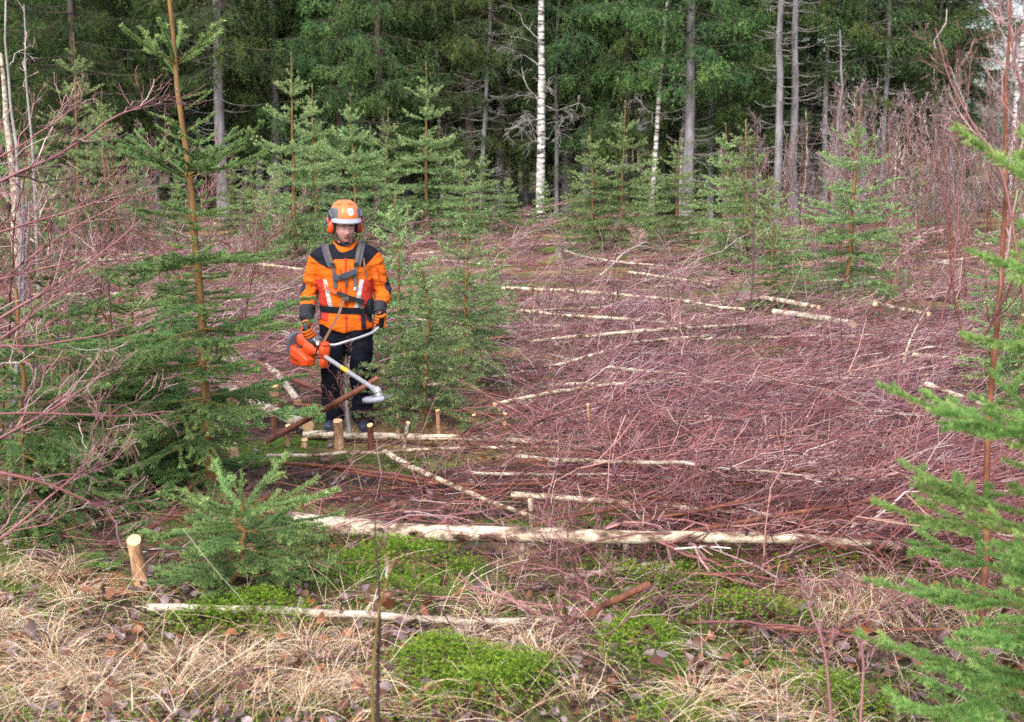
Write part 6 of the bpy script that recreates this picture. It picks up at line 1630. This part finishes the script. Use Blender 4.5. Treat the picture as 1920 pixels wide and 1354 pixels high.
Ls = float(np.linalg.norm(CH - CM))
mb = MB(); tubes(mb, np.array([cx(x, 0, 0) for x in np.linspace(-.14, Ls - .02, 6)])[None], np.full((1, 6), .0180), 16, 0, .5, cap=0); shaft = cmesh(mb, 'shaft', 'aluminium')
mb = MB(); tubes(mb, np.array([cx(x, 0, 0) for x in (Ls * .37, Ls * .5)])[None], np.full((1, 2), .0187), 16, 0, .5, cap=0); cmesh(mb, 'warning_label', 'yellow', shaft)
# clutch housing and engine
EO = -.055   # the engine block hangs a little below the drive axis
def eloft(xs, sc, uc, *a, **k): return cloft(xs, sc, [u + EO for u in uc], *a, **k)
cmesh(cloft([-.24, -.20, -.14, -.10, -.085], [0] * 5, [0] * 5, [.070, .062, .040, .026, .022], [.070, .062, .040, .028, .022], 2.2), 'clutch_housing', 'orange_plastic')
tank = cmesh(eloft([-.43, -.42, -.36, -.28, -.21, -.17, -.165], [CAMS * .03] * 7, [-.045, -.045, -.045, -.04, -.045, -.05, -.05], [.06, .072, .078, .076, .06, .04, .03], [.060, .074, .078, .072, .050, .03, .022], 6), 'fuel_tank', 'orange_plastic')
mb = MB(); ellipse_loft(mb, [cx(-.33, CAMS * .055, u + EO) for u in (.02, .026, .046, .050)], [.022, .024, .024, .02], [.022, .024, .024, .02], 16, 2, 0, CX, CS); cmesh(mb, 'tank_cap', 'black_plastic', tank)
cmesh(eloft([-.42, -.40, -.33, -.27, -.24], [-CAMS * .02] * 5, [.075, .08, .082, .078, .07], [.065, .075, .08, .07, .05], [.04, .05, .055, .05, .035], 3.2), 'top_cover', 'orange_plastic')
air = cmesh(eloft([-.50, -.49, -.46, -.425], [0] * 4, [.01] * 4, [.075, .095, .105, .105], [.085, .105, .115, .112], 3.2), 'starter_housing', 'grey_plastic')
for k in range(7):
    u = -.075 + .028 * k; mb = MB(); tubes(mb, np.array([cx(-.496, s, u + EO) for s in (-.06, 0, .06)])[None], np.full((1, 3), .004), 6, 0, .5, cap=0); cmesh(mb, 'rib', 'black_plastic', air)
cmesh(eloft([-.33, -.30, -.24, -.22], [-CAMS * .09] * 4, [.02, .03, .03, .02], [.03, .04, .04, .03], [.04, .05, .05, .04], 3.5), 'muffler', 'black_plastic')
mb = MB(); limb(mb, [cx(-.24, CAMS * .01, .06), cx(-.20, CAMS * .01, .06), cx(-.16, 0, .04)], [.03, .028, .02], 8, 12); cmesh(mb, 'cylinder_cover', 'black_plastic')
# lettering on the tank
cu = bpy.data.curves.new('lettering', 'FONT'); cu.body = 'Husqvarna'; cu.size = .036; cu.extrude = .0006; cu.align_x = 'CENTER'
cu.materials.append(plain('dark_red_print', (.12, .02, .012, 1), .5))
_t = bpy.data.objects.new('tmp', cu); COL.objects.link(_t); bpy.context.view_layer.update()
txm = bpy.data.meshes.new_from_object(_t.evaluated_get(bpy.context.evaluated_depsgraph_get())); bpy.data.objects.remove(_t)
tx = link('lettering', txm, tank)
xd = CX if CX[0] > 0 else -CX
nz = CS * CAMS; m3 = np.stack([xd, np.cross(nz, xd), nz], 1)
tx.matrix_local = Matrix.Translation(Vector(cx(-.30, CAMS * .1115, -.062 + EO))) @ Matrix(m3.tolist()).to_4x4()
# handlebar bracket: tall orange block on the shaft with knob
def obox(center, hx, hs, hu, bev, name, mat, parent=None, tilt=0):
    mb = MB(); X, S, U = CX, CS, CU
    ellipse_loft(mb, [center + U * q for q in (-hu, -hu + bev, hu - bev, hu)], [hx - bev, hx, hx, hx - bev], [hs - bev, hs, hs, hs - bev], 20, 6, 0, X, S)
    return cmesh(mb, name, mat, parent)
br = obox(cx(.0, 0, .035), .036, .038, .055, .008, 'handlebar_bracket', 'orange_plastic')
obox(cx(.012, 0, -.055), .026, .030, .040, .008, 'vibration_damper', 'orange_plastic', br)
obox(cx(-.005, 0, .098), .045, .034, .012, .005, 'clamp', 'orange_plastic', br)
mb = MB(); ellipse_loft(mb, [cx(-.055, CAMS * .02, u) for u in (.075, .082, .094, .098)], [.020, .024, .024, .018], [.020, .024, .024, .018], 16, 2, 0, CX, CS); cmesh(mb, 'clamp_knob', 'white_paint', br)
for s_ in (-.02, .02):
    mb = MB(); ellipse_loft(mb, [cx(.01 + s_, CAMS * q, .02) for q in (.036, .041)], [.005, .005], [.005, .005], 8, 2, 0, CX, CU); cmesh(mb, 'bolt', 'black_plastic', br)
# handlebar tubes
TOPB = cx(-.005, 0, .098)
barL = smooth_path([TOPB, LP(625, 648, -.42), LP(655, 639, -.38), LP(683, 630, -.31), LP(698, 624, -.25), LP(706, 618, -.215), HANDL - AXL * .05, HANDL + AXL * .05], 30, 2)
mb = MB(); tubes(mb, barL[None], np.full((1, 30), .0115), 12, 0, .5, cap=0); cmesh(mb, 'handlebar', 'aluminium')
barR = smooth_path([TOPB, LP(596, 641, -.40), LP(588, 636, -.33), HANDR - AXR * .075, HANDR - AXR * .03, HANDR + AXR * .05], 24, 2)
mb = MB(); tubes(mb, barR[None], np.full((1, 24), .0115), 12, 0, .5, cap=0); cmesh(mb, 'handlebar', 'aluminium')
mb = MB(); limb(mb, [HANDL - AXL * .055, HANDL + AXL * .055], [.018, .018], 6, 14); cmesh(mb, 'grip', 'black_plastic')
mb = MB(); limb(mb, [HANDR - AXR * .055, HANDR + AXR * .06, HANDR + AXR * .095], [.018, .019, .021], 8, 14); gr = cmesh(mb, 'throttle_grip', 'grey_plastic')
a = np.linspace(0, np.pi * 1.3, 12); c0 = HANDR + AXR * .085; e1 = nrm(np.cross(AXR, [0, 1, 0])); 
mb = MB(); tubes(mb, np.array([c0 + e1 * .036 * math.cos(q) * -1 + np.array([0, 0, 1]) * .036 * math.sin(q) for q in a])[None], np.full((1, 12), .010), 8, 0, .5, cap=0); cmesh(mb, 'throttle_guard', 'orange_plastic', gr)
mb = MB(); limb(mb, [HANDR - AXR * .06, LP(598, 632, -.34), LP(604, 640, -.46), cx(-.03, CAMS * .05, .05), cx(-.06, CAMS * .04, -.01)], [.006] * 5, 24, 8); cmesh(mb, 'throttle_cable', 'black_plastic')
for q, (x, s, u) in enumerate(((-.12, CAMS * .02, .075), (-.09, CAMS * .01, .11))):
    obox(cx(x, s, u), .03, .024, .022, .006, 'control_block', 'grey_plastic' if q else 'black_plastic')
# suspension strap from the hip plate down to the shaft
top = surf(.005, 1.10, .035); P = smooth_path([top, LP(634, 592, -.30), cx(-.06, 0, .06)], 10, 0)
ribbon(P, .020, .004, 'suspension_strap', 'brown_strap', cutter)
# angle gear, guard, saw blade
gear = CH
mb = MB(); limb(mb, [cx(Ls - .06, 0, 0), cx(Ls - .01, 0, 0), cx(Ls + .03, 0, .005), cx(Ls + .05, 0, -.01)], [.021, .026, .034, .026], 12, 14); gb_ = cmesh(mb, 'gear_housing', 'aluminium')
UPB = nrm(np.array([-.16, .05, .98])); B1 = nrm(np.cross(UPB, [0, 1, 0])); B2 = np.cross(UPB, B1)
bc = cx(Ls + .035, 0, 0) - UPB * .050
mb = MB(); ellipse_loft(mb, [bc + UPB * q for q in (-.008, .0, .02, .045)], [.026, .030, .028, .022], [.026, .030, .028, .022], 16, 2, 0, B1, B2); cmesh(mb, 'hub', 'aluminium', gb_)
nt_ = 22; a = np.arange(nt_ * 4) / (nt_ * 4) * 2 * np.pi; rr = np.where(np.arange(nt_ * 4) % 4 == 0, .113, np.where(np.arange(nt_ * 4) % 4 == 1, .101, .099))
mb = MB(); V = [bc + UPB * h + (B1 * math.cos(q) + B2 * math.sin(q)) * r for h in (-.001, .001) for q, r in zip(a, rr)]; n = nt_ * 4
V = np.array(V + [bc - UPB * .001, bc + UPB * .001])
mb.add(V, [(j, (j + 1) % n, n + (j + 1) % n, n + j) for j in range(n)]); mb.add(V, [(2 * n, (j + 1) % n, j) for j in range(n)] + [(2 * n + 1, n + j, n + (j + 1) % n) for j in range(n)]); cmesh(mb, 'saw_blade', 'steel', None, False)
a = np.linspace(-.7, 2.0, 22); V = []
for q in a:
    d = B1 * math.cos(q) + B2 * math.sin(q)
    V += [bc + d * .05 + UPB * .022, bc + d * .122 + UPB * .016, bc + d * .126 - UPB * .014, bc + d * .121 - UPB * .014, bc + d * .117 + UPB * .011, bc + d * .05 + UPB * .017]
V = np.array(V); i, j = np.meshgrid(np.arange(21), np.arange(6), indexing='ij'); j2 = (j + 1) % 6
mb = MB(); mb.add(V, np.stack([i * 6 + j, i * 6 + j2, (i + 1) * 6 + j2, (i + 1) * 6 + j], -1).reshape(-1, 4)); cmesh(mb, 'blade_guard', 'pale_plastic', None, True)
